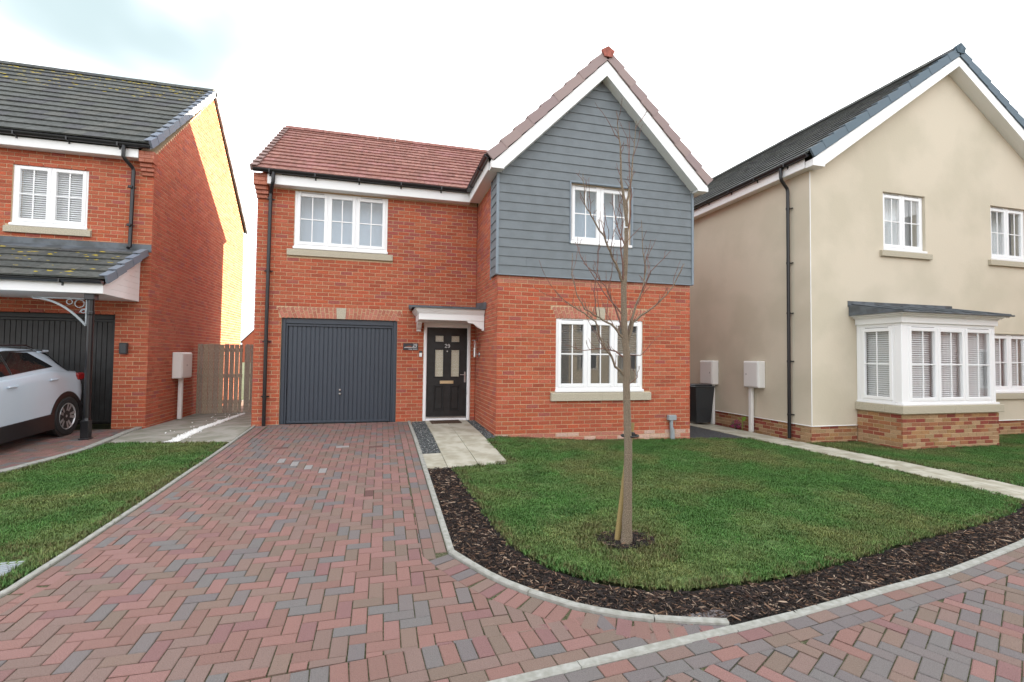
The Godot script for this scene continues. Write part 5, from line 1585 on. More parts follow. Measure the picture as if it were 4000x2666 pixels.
func right_things() -> void:
	meter(Vector3(RX, 0.745, 1.17), Vector3.LEFT, 0.47, 0.60, "white meter box with white conduit on cream side wall near downpipe", -0.75)
	meter(Vector3(RX, 0.73, -0.40), Vector3.LEFT, 0.50, 0.61, "white meter box on cream wall behind the grey wheelie bin", 0.9)
	var w := thing("wheelie_bin", "dark grey wheelie bin in passage beside cream house", "bin", Vector3(9.72, H(9.72, -0.35), -0.35))
	var mb := MB.new()
	var lo := [Vector3(-0.20, 0.06, -0.22), Vector3(0.20, 0.06, -0.22), Vector3(0.20, 0.06, 0.22), Vector3(-0.20, 0.06, 0.22)]
	var hi := [Vector3(-0.27, 0.94, -0.28), Vector3(0.27, 0.94, -0.28), Vector3(0.27, 0.94, 0.28), Vector3(-0.27, 0.94, 0.28)]
	for k in 4:
		var l := (k + 1) % 4
		mb.quad(lo[l], lo[k], hi[k], hi[l])
	mb.quad(lo[0], lo[1], lo[2], lo[3])
	part(mb, "body", M.dark_grey, w)
	mb = MB.new()
	mb.box(Vector3(-0.29, 0.94, -0.31), Vector3(0.29, 0.975, 0.30), 0.015)
	mb.box(Vector3(-0.25, 0.975, -0.27), Vector3(0.25, 1.01, 0.24), 0.02)
	part(mb, "lid", M.dark_grey, w)
	mb = MB.new()
	mb.tube([Vector3(-0.22, 0.93, -0.35), Vector3(0.22, 0.93, -0.35)], [0.016, 0.016], 8)
	part(mb, "handle", M.dark_grey, w)
	for s in [-1.0, 1.0]:
		mb = MB.new()
		mb.lathe([Vector2(0, -0.02), Vector2(0.09, -0.02), Vector2(0.1, 0.0), Vector2(0.09, 0.02), Vector2(0, 0.02)], 16, Transform3D(Basis(Vector3.BACK, PI / 2), Vector3(s * 0.24, 0.1, -0.24)))
		part(mb, "wheel", M.tyre, w)
	# slatted fence beyond the passage
	var f := thing("timber_fence", "grey slatted timber fence end behind right corner of brick gable", "fence", Vector3(8.05, H(8.9, -0.6), -0.7))
	for k in 9:
		mb = MB.new()
		mb.col = Color(0.17, 0.15, 0.13)
		mb.box(Vector3(0, 0.08 + k * 0.19, 0), Vector3(0.98, 0.08 + k * 0.19 + 0.165, 0.02), 0.003)
		part(mb, "slat", M.timber, f)
	mb = MB.new()
	mb.col = Color(0.22, 0.155, 0.09)
	mb.box(Vector3(0.98, 0, -0.03), Vector3(1.07, 1.86, 0.06), 0.005)
	part(mb, "post", M.timber, f)
	# pink heather against the plinth
	var pl := thing("pink_plant", "small pink flowering plant with one green leaf against brick plinth", "plant", Vector3(10.02, H(10.02, 0.72) - 0.01, 0.66))
	var fl := MB.new(); var gl := MB.new(); var st := MB.new()
	for k in 420:
		var d := Vector3(rng.randf_range(-1, 1), rng.randf_range(0.0, 1), rng.randf_range(-1, 1))
		if d.length() > 1: continue
		var at := Vector3(d.x * 0.10, 0.06 + d.y * 0.20, d.z * 0.17)
		var r := rng.randf_range(0.008, 0.018)
		var u := Vector3(rng.randf_range(-1, 1), rng.randf_range(-0.3, 1), rng.randf_range(-1, 1)).normalized()
		var v := u.cross(Vector3(0.3, 0.2, 0.9)).normalized()
		var mm := fl if k % 4 else gl
		mm.col = Color(0.30, 0.035, 0.13) * rng.randf_range(0.7, 1.3) if k % 4 else Color(0.06, 0.11, 0.03)
		mm.quad(at - u * r, at - v * r, at + u * r, at + v * r)
	for k in 12:
		st.col = Color(0.07, 0.05, 0.03)
		var a := TAU * k / 12
		st.tube([Vector3.ZERO, Vector3(cos(a) * 0.06, 0.15, sin(a) * 0.10)], [0.004, 0.002], 4)
	part(fl, "flowers", M.leaf, pl)
	part(gl, "leaves", M.leaf, pl)
	part(st, "stems", M.leaf, pl)
	var bl := MB.new()
	bl.col = Color(0.20, 0.34, 0.04)
	bl.quad(Vector3(0, 0.22, 0.20), Vector3(-0.05, 0.33, 0.25), Vector3(-0.02, 0.36, 0.34), Vector3(0, 0.27, 0.31))
	bl.quad(Vector3(0, 0.20, 0.20), Vector3(-0.05, 0.30, 0.14), Vector3(-0.04, 0.33, 0.11), Vector3(0, 0.25, 0.15))
	bl.tube([Vector3(0, 0.0, 0.2), Vector3(0, 0.22, 0.20)], [0.006, 0.005], 5)
	part(bl, "broad_leaf", M.leaf, pl)

# ---- ground, drive, lawns
func v2(list: Array) -> PackedVector2Array:
	var r := PackedVector2Array()
	for p in list: r.append(Vector2(p[0], p[1]))
	return r

var lawn_main: PackedVector2Array
var lawn_left: PackedVector2Array
var lawn_right: PackedVector2Array
var mulch_poly: PackedVector2Array
var drive_right_line := []
var road_line := []

func ground() -> void:
	var mb := MB.new()
	# one sheet to the horizon; drops a little below everything laid on it
	var xs := [-400.0, -120.0, -40.0, -20.0, -12.0, -8.0, -5.0, -2.5, -1.0, 0.0, 2.0, 3.9, 5.5, 7.8, 10.0, 13.0, 20.0, 40.0, 120.0, 400.0]
	var zs := [-400.0, -150.0, -60.0, -25.0, -12.0, -8.0, -4.0, 0.0, 2.0, 4.5, 7.0, 9.0, 14.0, 25.0, 40.0, 90.0, 400.0]
	for i in xs.size() - 1:
		for j in zs.size() - 1:
			var q := []
			for e in [[0, 1], [1, 1], [1, 0], [0, 0]]:
				var x: float = xs[i + e[0]]; var z: float = zs[j + e[1]]
				q.append(Vector3(x, H(x, z) - 0.06, z))
			mb.quad(q[0], q[1], q[2], q[3])
	structure(part(mb, "ground", M.earth, self))
	# outlines
	drive_right_line = []
	for p in [[2.50, 0.02], [2.51, 2.0], [2.525, 4.0], [2.535, 6.20], [2.67, 6.46], [2.77, 6.64], [2.88, 6.80], [3.01, 6.95], [3.13, 7.07], [3.26, 7.20], [3.40, 7.30], [3.55, 7.39], [3.72, 7.47], [3.92, 7.54], [4.18, 7.62]]:
		drive_right_line.append(Vector2(p[0], p[1]))
	road_line = []
	for p in [[-14.0, 8.30], [-8.0, 8.22], [-3.0, 8.12], [0.0, 7.99], [1.5, 7.91], [2.7, 7.81], [3.4, 7.75], [4.18, 7.68], [4.70, 7.63], [5.64, 7.51], [6.45, 7.41], [7.1, 7.28], [7.9, 7.11], [8.8, 6.88], [9.8, 6.58], [11.2, 6.05], [13.5, 5.2], [17.0, 3.9]]:
		road_line.append(Vector2(p[0], p[1]))
	var left_line := [Vector2(-0.43, 0.02), Vector2(-0.43, 2.0), Vector2(-0.50, 4.0), Vector2(-0.56, 5.4), Vector2(-0.60, 6.1), Vector2(-0.80, 6.9), Vector2(-1.2, 7.45), Vector2(-1.9, 7.95)]
	# drive bed
	var drive := PackedVector2Array([Vector2(-0.40, 0.0), Vector2(2.47, 0.0)])
	for p in drive_right_line: drive.append(p)
	for k in range(7, 2, -1): drive.append(road_line[k])
	for k in range(left_line.size() - 1, 0, -1): drive.append(left_line[k])
	mb = MB.new()
	sheet(mb, drive, -0.009, 0.5)
	var db := part(mb, "driveway", M.joint, self)
	structure(db)
	paver_list = []; paver_cut = MB.new()
	var nodes := []
	var line_l := []
	for p in left_line: line_l.append(p + Vector2(0.035, 0))
	course(line_l, -0.055, 0)
	course(line_l, -0.1575, 0, false, -0.1)
	var rl := drive_right_line.slice(0, 4)
	course(rl, 0.085, 0)
	course(rl, 0.1875, 0, false, -0.1)
	course(drive_right_line.slice(3), 0.135, 0, true)
	# stretcher and soldier rows along the mouth
	var mouth := road_line.slice(2, 8)
	course(mouth, -0.085, 0)
	course(mouth, -0.1875, 0, false, -0.1)
	course(mouth.slice(0, 5), -0.341, 0, true)
	var inner := PackedVector2Array([Vector2(-0.15, 0.11), Vector2(2.26, 0.11), Vector2(2.28, 4.0), Vector2(2.295, 6.22)])
	for k in range(4, 15):
		var p: Vector2 = drive_right_line[k]
		var d: Vector2 = (drive_right_line[mini(k + 1, 14)] - drive_right_line[k - 1]).normalized()
		var q := p + Vector2(-d.y, d.x) * 0.237
		if q.y < 7.52: inner.append(q)
	for e in [[2.95, 7.40], [2.2, 7.42], [1.5, 7.46], [0.0, 7.54], [-1.0, 7.60], [-0.85, 7.1], [-0.55, 6.85], [-0.37, 6.1], [-0.33, 5.4], [-0.27, 4.0], [-0.18, 2.0]]:
		inner.append(Vector2(e[0], e[1]))
	herringbone(inner, Vector2(0.02, 0.11), 0.0, 0)
	# row at the garage threshold
	course([Vector2(-0.40, 0.055), Vector2(2.46, 0.055)], 0.0, 0, false, 0.0)
	emit(db, "paver", paver_list, paver_meshes, paver_cols, M.paver, 300, "paving")
	var pc := part(paver_cut, "cut_pavers", M.paver, db)
	pc.set_meta("kind", "stuff")
	# road bed and pavers
	var road := PackedVector2Array()
	for p in road_line.slice(2): road.append(p)
	for e in [[17.0, 16.0], [-3.0, 16.0]]: road.append(Vector2(e[0], e[1]))
	mb = MB.new()
	sheet(mb, road, -0.009, 1.0)
	var rb := part(mb, "road", M.joint, self)
	structure(rb)
	paver_list = []; paver_cut = MB.new()
	var rd := road_line.slice(2, 17)
	course(rd, 0.085, 1)
	course(rd, 0.1875, 1, false, -0.1)
	var rin := PackedVector2Array()
	for k in range(3, 16):
		var d: Vector2 = (road_line[k + 1] - road_line[k - 1]).normalized()
		rin.append(road_line[k] + Vector2(-d.y, d.x) * 0.24)
	for e in [[12.5, 9.4], [2.0, 9.6], [0.0, 9.6]]: rin.append(Vector2(e[0], e[1]))
	herringbone(rin, Vector2(5.0, 8.0), deg_to_rad(-28.0), 1)
	emit(rb, "paver", paver_list, paver_meshes, paver_cols, M.paver, 300, "paving")
	pc = part(paver_cut, "cut_pavers", M.paver, rb)
	pc.set_meta("kind", "stuff")
	# left neighbour's drive
	var ld := v2([[-9.0, -0.66], [-2.74, -0.66], [-2.60, 0.5], [-2.56, 1.4], [-2.66, 2.03], [-2.85, 2.7], [-3.6, 4.4], [-4.6, 6.0], [-6.0, 7.6], [-9.0, 8.0]])
	mb = MB.new()
	sheet(mb, ld, -0.009, 0.5)
	var lb := part(mb, "driveway", M.joint, self)
	structure(lb)
	paver_list = []; paver_cut = MB.new()
	herringbone(v2([[-6.6, -0.64], [-2.77, -0.64], [-2.63, 0.5], [-2.59, 1.4], [-2.69, 2.03], [-2.88, 2.7], [-3.63, 4.4], [-4.6, 5.9], [-6.6, 5.9]]), Vector2(-5.0, 0), 0.0, 0)
	emit(lb, "paver", paver_list, paver_meshes, paver_cols, M.paver, 200, "paving")
	pc = part(paver_cut, "cut_pavers", M.paver, lb)
	pc.set_meta("kind", "stuff")
	# kerbs
	var kerbs := [[drive_right_line, 0.028, 0.022], [left_line, 0.026, 0.014], [road_line, 0.034, 0.006]]
	var lk := [Vector2(-2.62, -0.66), Vector2(-2.52, 0.5), Vector2(-2.48, 1.4), Vector2(-2.60, 2.03), Vector2(-2.79, 2.68), Vector2(-3.5, 4.4), Vector2(-4.5, 6.0)]
	kerbs.append([lk, 0.05, 0.035])
	var names := ["drive edging", "drive edging", "road edging", "left drive edging"]
	for k in kerbs.size():
		var kb := holder("kerb", self)
		kb.name = numbered("kerb")
		structure(kb)
		# cut into lengths of about 0.9 m with narrow joints
		var line: Array = kerbs[k][0]
		var run := []
		var acc := 0.0
		for e in line.size() - 1:
			var a: Vector2 = line[e]; var b: Vector2 = line[e + 1]
			var n := int(ceil(a.distance_to(b) / 0.45))
			for q in n:
				var p0 := a.lerp(b, float(q) / n); var p1 := a.lerp(b, float(q + 1) / n)
				if run.is_empty(): run.append(p0)
				run.append(p1)
				acc += p0.distance_to(p1)
				if acc > 0.84 or (e == line.size() - 2 and q == n - 1):
					var d: Vector2 = (run[-1] - run[-2]).normalized()
					var keep: Vector2 = run[-1]
					run[-1] = keep - d * 0.004
					var km := MB.new()
					strip(km, run, kerbs[k][1], kerbs[k][2] + rng.randf_range(-0.002, 0.002), 0.08)
					part(km, "kerb_stone", M.kerb, kb)
					run = [keep]; acc = 0.0
		var _n: String = names[k]
	# path of slabs to the door
	var ph := holder("path", self)
	ph.name = numbered("path")
	structure(ph)
	for q in [[2.83, 3.262, 0.02, 0.36], [3.268, 3.70, 0.02, 0.36], [2.83, 3.262, 0.366, 1.64], [3.268, 3.70, 0.366, 1.64], [2.83, 3.262, 1.646, 2.94], [3.268, 3.70, 1.646, 2.94], [2.545, 2.824, 2.946, 3.69], [2.83, 3.262, 2.946, 3.69], [3.268, 3.70, 2.946, 3.69]]:
		slab(ph, q[0], q[1], q[2], q[3], 0.010, "slab")
	# side path by the right house, along its wall and then towards the road
	var sp := holder("path", self)
	sp.name = numbered("path")
	structure(sp)
	var z := -6.0
	while z < 6.6:
		var drift := 0.0 if z < 2.0 else (z - 2.0) * 0.10
		slab(sp, 9.25 + drift, 9.66 + drift, z, z + 0.594, 0.012, "slab")
		slab(sp, 9.666 + drift, 10.06 + drift, z, z + 0.594, 0.012, "slab")
		z += 0.6
	mb = MB.new()
	sheet(mb, v2([[7.83, -6.0], [9.24, -6.0], [9.24, 1.95], [7.83, 1.98]]), 0.0, 0.5)
	structure(part(mb, "passage", M.tarmac, self))
	mb = MB.new()
	sheet(mb, v2([[-2.53, -9.0], [-0.49, -9.0], [-0.49, 0.0], [-0.47, 1.44], [-2.42, 0.92], [-2.55, -0.2], [-2.53, -0.7]]), 0.0, 0.5)
	structure(part(mb, "passage", M.concrete, self))
	# lawns
	lawn_main = v2([[2.88, 3.74], [2.90, 4.01], [2.94, 4.47], [2.97, 5.02], [2.99, 5.40], [3.02, 5.81], [3.06, 6.13], [3.12, 6.32], [3.19, 6.48], [3.28, 6.64], [3.38, 6.76], [3.49, 6.86], [3.61, 6.94], [3.75, 7.03], [3.90, 7.09], [4.06, 7.15], [4.22, 7.18], [4.40, 7.19], [4.64, 7.18], [4.84, 7.19], [5.04, 7.19], [5.25, 7.16], [5.46, 7.13], [5.74, 7.08], [6.04, 7.02], [6.38, 6.95], [6.65, 6.90], [7.02, 6.84], [7.34, 6.78], [7.62, 6.73], [8.02, 6.68], [8.56, 6.56], [9.09, 6.42], [9.62, 6.2], [9.66, 6.0], [9.50, 4.5], [9.25, 2.0], [7.84, 1.99], [7.81, 2.035], [3.95, 2.035], [3.70, 2.25], [3.70, 3.60], [3.35, 3.66]])
	lawn_left = v2([[-0.47, 1.47], [-0.47, 2.6], [-0.53, 4.0], [-0.585, 5.4], [-0.64, 6.1], [-0.85, 6.9], [-1.25, 7.45], [-1.95, 7.95], [-4.4, 7.9], [-4.4, 6.05], [-3.43, 4.4], [-2.72, 2.65], [-2.53, 2.0], [-2.42, 1.4], [-2.40, 0.93]])
	lawn_right = v2([[10.10, 2.57], [11.30, 2.59], [11.32, 3.51], [13.88, 3.51], [13.88, 2.6], [17.7, 2.6], [17.7, 3.55], [13.4, 5.15], [11.1, 5.98], [10.58, 6.2], [10.50, 6.0], [10.32, 4.5]])
	mulch_poly = v2([[2.55, 3.70], [2.86, 3.70], [2.92, 4.47], [2.95, 5.02], [2.99, 5.81], [3.03, 6.15], [3.15, 6.49], [3.34, 6.77], [3.58, 6.97], [3.88, 7.12], [4.22, 7.21], [4.84, 7.22], [5.46, 7.16], [6.04, 7.05], [6.65, 6.93], [7.34, 6.81], [8.02, 6.71], [8.56, 6.59], [9.09, 6.45], [9.7, 6.2], [10.2, 6.3], [9.8, 6.54], [8.8, 6.85], [7.9, 7.07], [7.1, 7.24], [6.45, 7.37], [5.64, 7.47], [4.7, 7.59], [4.2, 7.60], [3.93, 7.51], [3.72, 7.44], [3.56, 7.36], [3.42, 7.27], [3.28, 7.17], [3.15, 7.04], [3.04, 6.92], [2.91, 6.77], [2.80, 6.61], [2.70, 6.44], [2.57, 6.20]])
	var nz := FastNoiseLite.new()
	nz.seed = 7; nz.frequency = 0.9
	for e in [[lawn_main, "lawn"], [lawn_left, "lawn"], [lawn_right, "lawn"]]:
		mb = MB.new()
		sheet(mb, Geometry2D.offset_polygon(e[0], -0.03)[0], 0.004, 0.25, 0.012, nz)
		structure(part(mb, e[1], M.lawn_soil, self))
	mb = MB.new()
	nz.frequency = 3.0
	sheet(mb, Geometry2D.offset_polygon(mulch_poly, 0.05)[0], -0.022, 0.12, 0.02, nz)
	structure(part(mb, "planting_bed", M.soil, self))
	mb = MB.new()
	var disc := PackedVector2Array()
	for k in 18:
		var a := TAU * k / 18
		disc.append(Vector2(4.14 + cos(a) * rng.randf_range(0.24, 0.30), 6.30 + sin(a) * rng.randf_range(0.16, 0.21)))
	sheet(mb, disc, 0.016, 0.3)
	structure(part(mb, "planting_bed", M.soil, self))
	for e in [[2.545, 2.822, 0.05, 2.935], [3.712, 3.885, 0.05, 2.30]]:
		mb = MB.new()
		sheet(mb, v2([[e[0], e[2]], [e[1], e[2]], [e[1], e[3]], [e[0], e[3]]]), -0.008, 0.3)
		structure(part(mb, "gravel_bed", M.tarmac, self))

func slab(parent: Node3D, x0: float, x1: float, z0: float, z1: float, up: float, called: String) -> void:
	var mb := MB.new()
	var e := 0.004
	up += rng.randf_range(-0.002, 0.002)
	var a := [Vector2(x0 + e, z1 - e), Vector2(x1 - e, z1 - e), Vector2(x1 - e, z0 + e), Vector2(x0 + e, z0 + e)]
	var b := [Vector2(x0, z1), Vector2(x1, z1), Vector2(x1, z0), Vector2(x0, z0)]
	mb.quad(G(a[0], up), G(a[1], up), G(a[2], up), G(a[3], up))
	for k in 4:
		var l := (k + 1) % 4
		mb.quad(G(b[k], up - e), G(b[l], up - e), G(a[l], up), G(a[k], up))
		mb.quad(G(b[k], up - 0.05), G(b[l], up - 0.05), G(b[l], up - e), G(b[k], up - e))
	part(mb, called, M.slab, parent)

func scatter(called: String, mesh: Mesh, m: Material, ts: Array, cs: Array, parent: Node3D = self) -> MultiMeshInstance3D:
	var mm := MultiMesh.new()
	mm.transform_format = MultiMesh.TRANSFORM_3D
	mm.use_colors = true
	mm.mesh = mesh
	mm.instance_count = ts.size()
	for k in ts.size():
		mm.set_instance_transform(k, ts[k])
		mm.set_instance_color(k, cs[k])
	var o := MultiMeshInstance3D.new()
	o.multimesh = mm
	o.material_override = m
	o.name = numbered(called) if parent == self else StringName(called)
	o.set_meta("kind", "stuff")
	parent.add_child(o, true)
	return o

func turf(n: int, size: float, tall: float, wide: float) -> ArrayMesh:
	var mb := MB.new()
	for k in n:
		var p := Vector3(rng.randf_range(-size, size), 0, rng.randf_range(-size, size))
		var a := rng.randf() * TAU
		var h := tall * rng.randf_range(0.45, 1.15)
		var lean := Vector3(cos(a * 3.7), 0, sin(a * 3.7)) * h * rng.randf_range(0.15, 0.9)
		var s := Vector3(cos(a), 0, sin(a)) * wide * rng.randf_range(0.6, 1.2)
		var l := rng.randf_range(0.55, 1.4)
		mb.col = Color(l * rng.randf_range(0.85, 1.25), l, l * rng.randf_range(0.7, 1.1))
		if rng.randf() < 0.12: mb.col = Color(2.3, 1.35, 1.5) * rng.randf_range(0.7, 1.0)
		var mid := p + lean * 0.4 + UP * h * 0.6
		var tip := p + lean + UP * h
		var nn := (UP * 0.9 + lean.normalized() * 0.35).normalized()
		mb.trin(p - s, p + s, mid + s * 0.7, nn, nn, nn)
		mb.trin(p - s, mid + s * 0.7, mid - s * 0.7, nn, nn, nn)
		mb.trin(mid - s * 0.7, mid + s * 0.7, tip, nn, nn, nn)
	return mb.mesh()

func grass() -> void:
	var big := turf(520, 0.13, 0.017, 0.0021)
	var small := turf(26, 0.028, 0.027, 0.0021)
	var nz := FastNoiseLite.new()
	nz.seed = 41; nz.frequency = 0.55; nz.fractal_octaves = 4
	var nf := FastNoiseLite.new()
	nf.seed = 43; nf.frequency = 2.6; nf.fractal_octaves = 3
	var col := func(p: Vector2) -> Color:
		var a := clampf(nz.get_noise_2d(p.x, p.y) * 1.5 + 0.35 + nf.get_noise_2d(p.x, p.y) * 0.6, 0.0, 1.0)
		var c := Color(0.145, 0.340, 0.080).lerp(Color(0.320, 0.360, 0.130), a)
		return c * (1.0 + nf.get_noise_2d(p.y * 1.7, p.x * 1.7) * 0.55)
	var lawns := [lawn_main, lawn_left, lawn_right]
	var labels := ["short green grass of front lawn round young tree", "short green grass of strip lawn left of block drive", "short green grass before bay window of cream house"]
	for li in 3:
		var poly: PackedVector2Array = lawns[li]
		var lo := poly[0]; var hi := poly[0]
		for p in poly:
			lo = lo.min(p); hi = hi.max(p)
		var inset := Geometry2D.offset_polygon(poly, -0.12)
		var grown: PackedVector2Array = Geometry2D.offset_polygon(poly, 0.022)[0]
		var tb := []; var cb := []; var tsm := []; var cs := []
		var step := 0.115
		var x := lo.x
		while x < hi.x:
			var z := lo.y
			while z < hi.y:
				var p := Vector2(x + rng.randf_range(-0.05, 0.05), z + rng.randf_range(-0.05, 0.05))
				z += step
				if p.distance_to(Vector2(4.13, 6.33)) < 0.34 and li == 0: continue
				var inside := false
				for q in inset:
					if Geometry2D.is_point_in_polygon(p, q): inside = true
				if not inside: continue
				if li == 1 and p.distance_to(Vector2(-0.98, 5.74)) < 0.36: continue
				tb.append(Transform3D(Basis(Vector3.UP, rng.randf() * TAU).scaled(Vector3(1, rng.randf_range(0.7, 1.55), 1)), G(p, 0.002)))
				cb.append(col.call(p))
			x += step
		# rim: small tufts
		x = lo.x
		while x < hi.x:
			var z := lo.y
			while z < hi.y:
				var p := Vector2(x + rng.randf_range(-0.02, 0.02), z + rng.randf_range(-0.02, 0.02))
				z += 0.036
				var ragged := p + Vector2(nf.get_noise_2d(p.x * 5.0, p.y * 5.0), nf.get_noise_2d(p.y * 5.0 + 9.0, p.x * 5.0)) * 0.07
				if not Geometry2D.is_point_in_polygon(ragged, poly) or not Geometry2D.is_point_in_polygon(p, grown): continue
				var deep := false
				for q in inset:
					if Geometry2D.is_point_in_polygon(p, q): deep = true
				var hole: bool = li == 0 and p.distance_to(Vector2(4.13, 6.33)) < 0.48
				if hole and p.distance_to(Vector2(4.14, 6.30)) < 0.17 + nf.get_noise_2d(p.x * 3, p.y * 3) * 0.05: continue
				var drain: bool = li == 1 and p.distance_to(Vector2(-0.98, 5.74)) < 0.5
				if drain and absf(p.x + 0.98) < 0.21 and absf(p.y - 5.74) < 0.14: continue
				if deep and not hole and not drain: continue
				tsm.append(Transform3D(Basis(Vector3.UP, rng.randf() * TAU).scaled(Vector3(1, rng.randf_range(0.6, 1.7), 1)), G(p, 0.0)))
				var cc: Color = col.call(p)
				if rng.randf() < 0.42: cc = cc.lerp(Color(0.24, 0.18, 0.085), 0.75)
				cs.append(cc)
			x += 0.036
		var g := scatter("grass", big, M.grass, tb, cb)
		g.set_meta("label", labels[li]); g.set_meta("category", "grass")
		scatter("grass_rim", small, M.grass, tsm, cs, g)

func mulch() -> void:
	var mb := MB.new()
	# a bark splinter, unit long in x
	mb.prism(PackedVector2Array([Vector2(-0.5, -0.06), Vector2(-0.2, -0.12), Vector2(0.3, -0.10), Vector2(0.5, 0.02), Vector2(0.2, 0.11), Vector2(-0.35, 0.10)]), -0.05, 0.05)
	var chip := mb.mesh()
	var lo := mulch_poly[0]; var hi := mulch_poly[0]
	for p in mulch_poly:
		lo = lo.min(p); hi = hi.max(p)
	var ts := []; var cs := []
	var tries := 0
	var ring := []
	while ts.size() < 17000 and tries < 200000:
		tries += 1
		var p := Vector2(rng.randf_range(lo.x, hi.x), rng.randf_range(lo.y, hi.y))
		if not Geometry2D.is_point_in_polygon(p, mulch_poly): continue
		add_chip(ts, cs, p)
	var m := scatter("bark_mulch", chip, M.chip, ts, cs)
	m.set_meta("label", "dark brown bark mulch in curved bed along the kerb"); m.set_meta("category", "mulch")
	ts = []; cs = []
	for k in 420:
		var a := rng.randf() * TAU
		var r := sqrt(rng.randf()) * 0.22
		add_chip(ts, cs, Vector2(4.14 + cos(a) * r * 1.25, 6.30 + sin(a) * r * 0.85))
		ts[-1].origin.y += 0.02
	m = scatter("bark_mulch", chip, M.chip, ts, cs)
	m.set_meta("label", "small ring of dark bark mulch at foot of young tree"); m.set_meta("category", "mulch")
	var _r := ring

func add_chip(ts: Array, cs: Array, p: Vector2) -> void:
	var l := rng.randf_range(0.015, 0.05) if rng.randf() < 0.8 else rng.randf_range(0.05, 0.09)
	var b := Basis.from_euler(Vector3(rng.randf_range(-1.5, 1.5), rng.randf() * TAU, rng.randf_range(-0.35, 0.35)))
	var thick := clampf(l * 0.8, 0.012, 0.035)
	ts.append(Transform3D(b * Basis.from_scale(Vector3(l, thick * rng.randf_range(0.5, 1.6), thick * 0.7)), G(p, rng.randf_range(-0.015, 0.012))))
	var r := rng.randf()
	var c := Color(0.022, 0.014, 0.011)
	if r < 0.66: c = Color(0.020, 0.012, 0.010) * rng.randf_range(0.4, 1.5)
	elif r < 0.83: c = Color(0.070, 0.036, 0.024) * rng.randf_range(0.6, 1.3)
	elif r < 0.94: c = Color(0.19, 0.11, 0.068) * rng.randf_range(0.6, 1.2)
	else: c = Color(0.36, 0.26, 0.19) * rng.randf_range(0.7, 1.1)
	cs.append(c)

func gravel() -> void:
	var mb := MB.new()
	var pts := []
	for k in 6:
		var a := TAU * k / 6
		pts.append(Vector2(cos(a) * rng.randf_range(0.4, 0.55), sin(a) * rng.randf_range(0.4, 0.55)))
	mb.prism(PackedVector2Array(pts), -0.3, 0.3)
	var st := mb.mesh()
	var beds := [[2.55, 2.82, 0.06, 2.93, 3600, "grey slate chippings between block drive and path slabs"], [3.715, 3.88, 0.06, 2.28, 1500, "grey slate chippings between path slabs and brick return wall"]]
	for e in beds:
		var ts := []; var cs := []
		for k in e[4]:
			var p := Vector2(rng.randf_range(e[0], e[1]), rng.randf_range(e[2], e[3]))
			var s := rng.randf_range(0.010, 0.026)
			ts.append(Transform3D(Basis.from_euler(Vector3(PI / 2 + rng.randf_range(-0.5, 0.5), rng.randf() * TAU, rng.randf_range(-0.5, 0.5))) * Basis.from_scale(Vector3(s, s * 0.8, s * 0.5)), G(p, rng.randf_range(-0.004, 0.006))))
			var q := rng.randf()
			cs.append(Color(0.075, 0.082, 0.085) * rng.randf_range(0.4, 1.7) if q < 0.88 else Color(0.42, 0.42, 0.40) * rng.randf_range(0.7, 1.1))
		var g := scatter("gravel", st, M.pebble, ts, cs)
		g.set_meta("label", e[5]); g.set_meta("category", "gravel")
	# white pebbles in a line down the passage
	var ts := []; var cs := []
	for k in 3800:
		var f := rng.randf()
		var z := lerpf(-2.9, 1.14, f)
		var x := lerpf(-1.325, -1.40, f) + rng.randfn(0.0, lerpf(0.016, 0.045, f))
		if rng.randf() < 0.007: x -= rng.randf() * 0.6
		var s := rng.randf_range(0.012, 0.03)
		ts.append(Transform3D(Basis.from_euler(Vector3(rng.randf() * TAU, rng.randf() * TAU, rng.randf() * TAU)) * Basis.from_scale(Vector3.ONE * s), G(Vector2(x, z), s * 0.25)))
		cs.append(Color(0.78, 0.77, 0.75) * rng.randf_range(0.85, 1.05))
	var g := scatter("pebbles", st, M.pebble, ts, cs)
	g.set_meta("label", "line of small white pebbles down concrete passage"); g.set_meta("category", "pebbles")
	# access cover in the strip lawn
	var dc := thing("drain_cover", "grey metal access cover with raised scales in strip lawn", "drain cover", G(Vector2(-0.98, 5.74), 0.012))
	mb = MB.new()
	mb.box(Vector3(-0.20, -0.03, -0.13), Vector3(0.20, 0.0, 0.13), 0.006)
	part(mb, "plate", M.cover, dc)
	mb = MB.new()
	for i in 7:
		for j in 6:
			var x := -0.17 + i * 0.057 + (0.028 if j % 2 else 0.0); var z := -0.105 + j * 0.042
			if x > 0.18: continue
			mb.box(Vector3(x - 0.021, 0.0, z - 0.012), Vector3(x + 0.021, 0.006, z + 0.012), 0.004)
	part(mb, "raised_pattern", M.cover, dc)

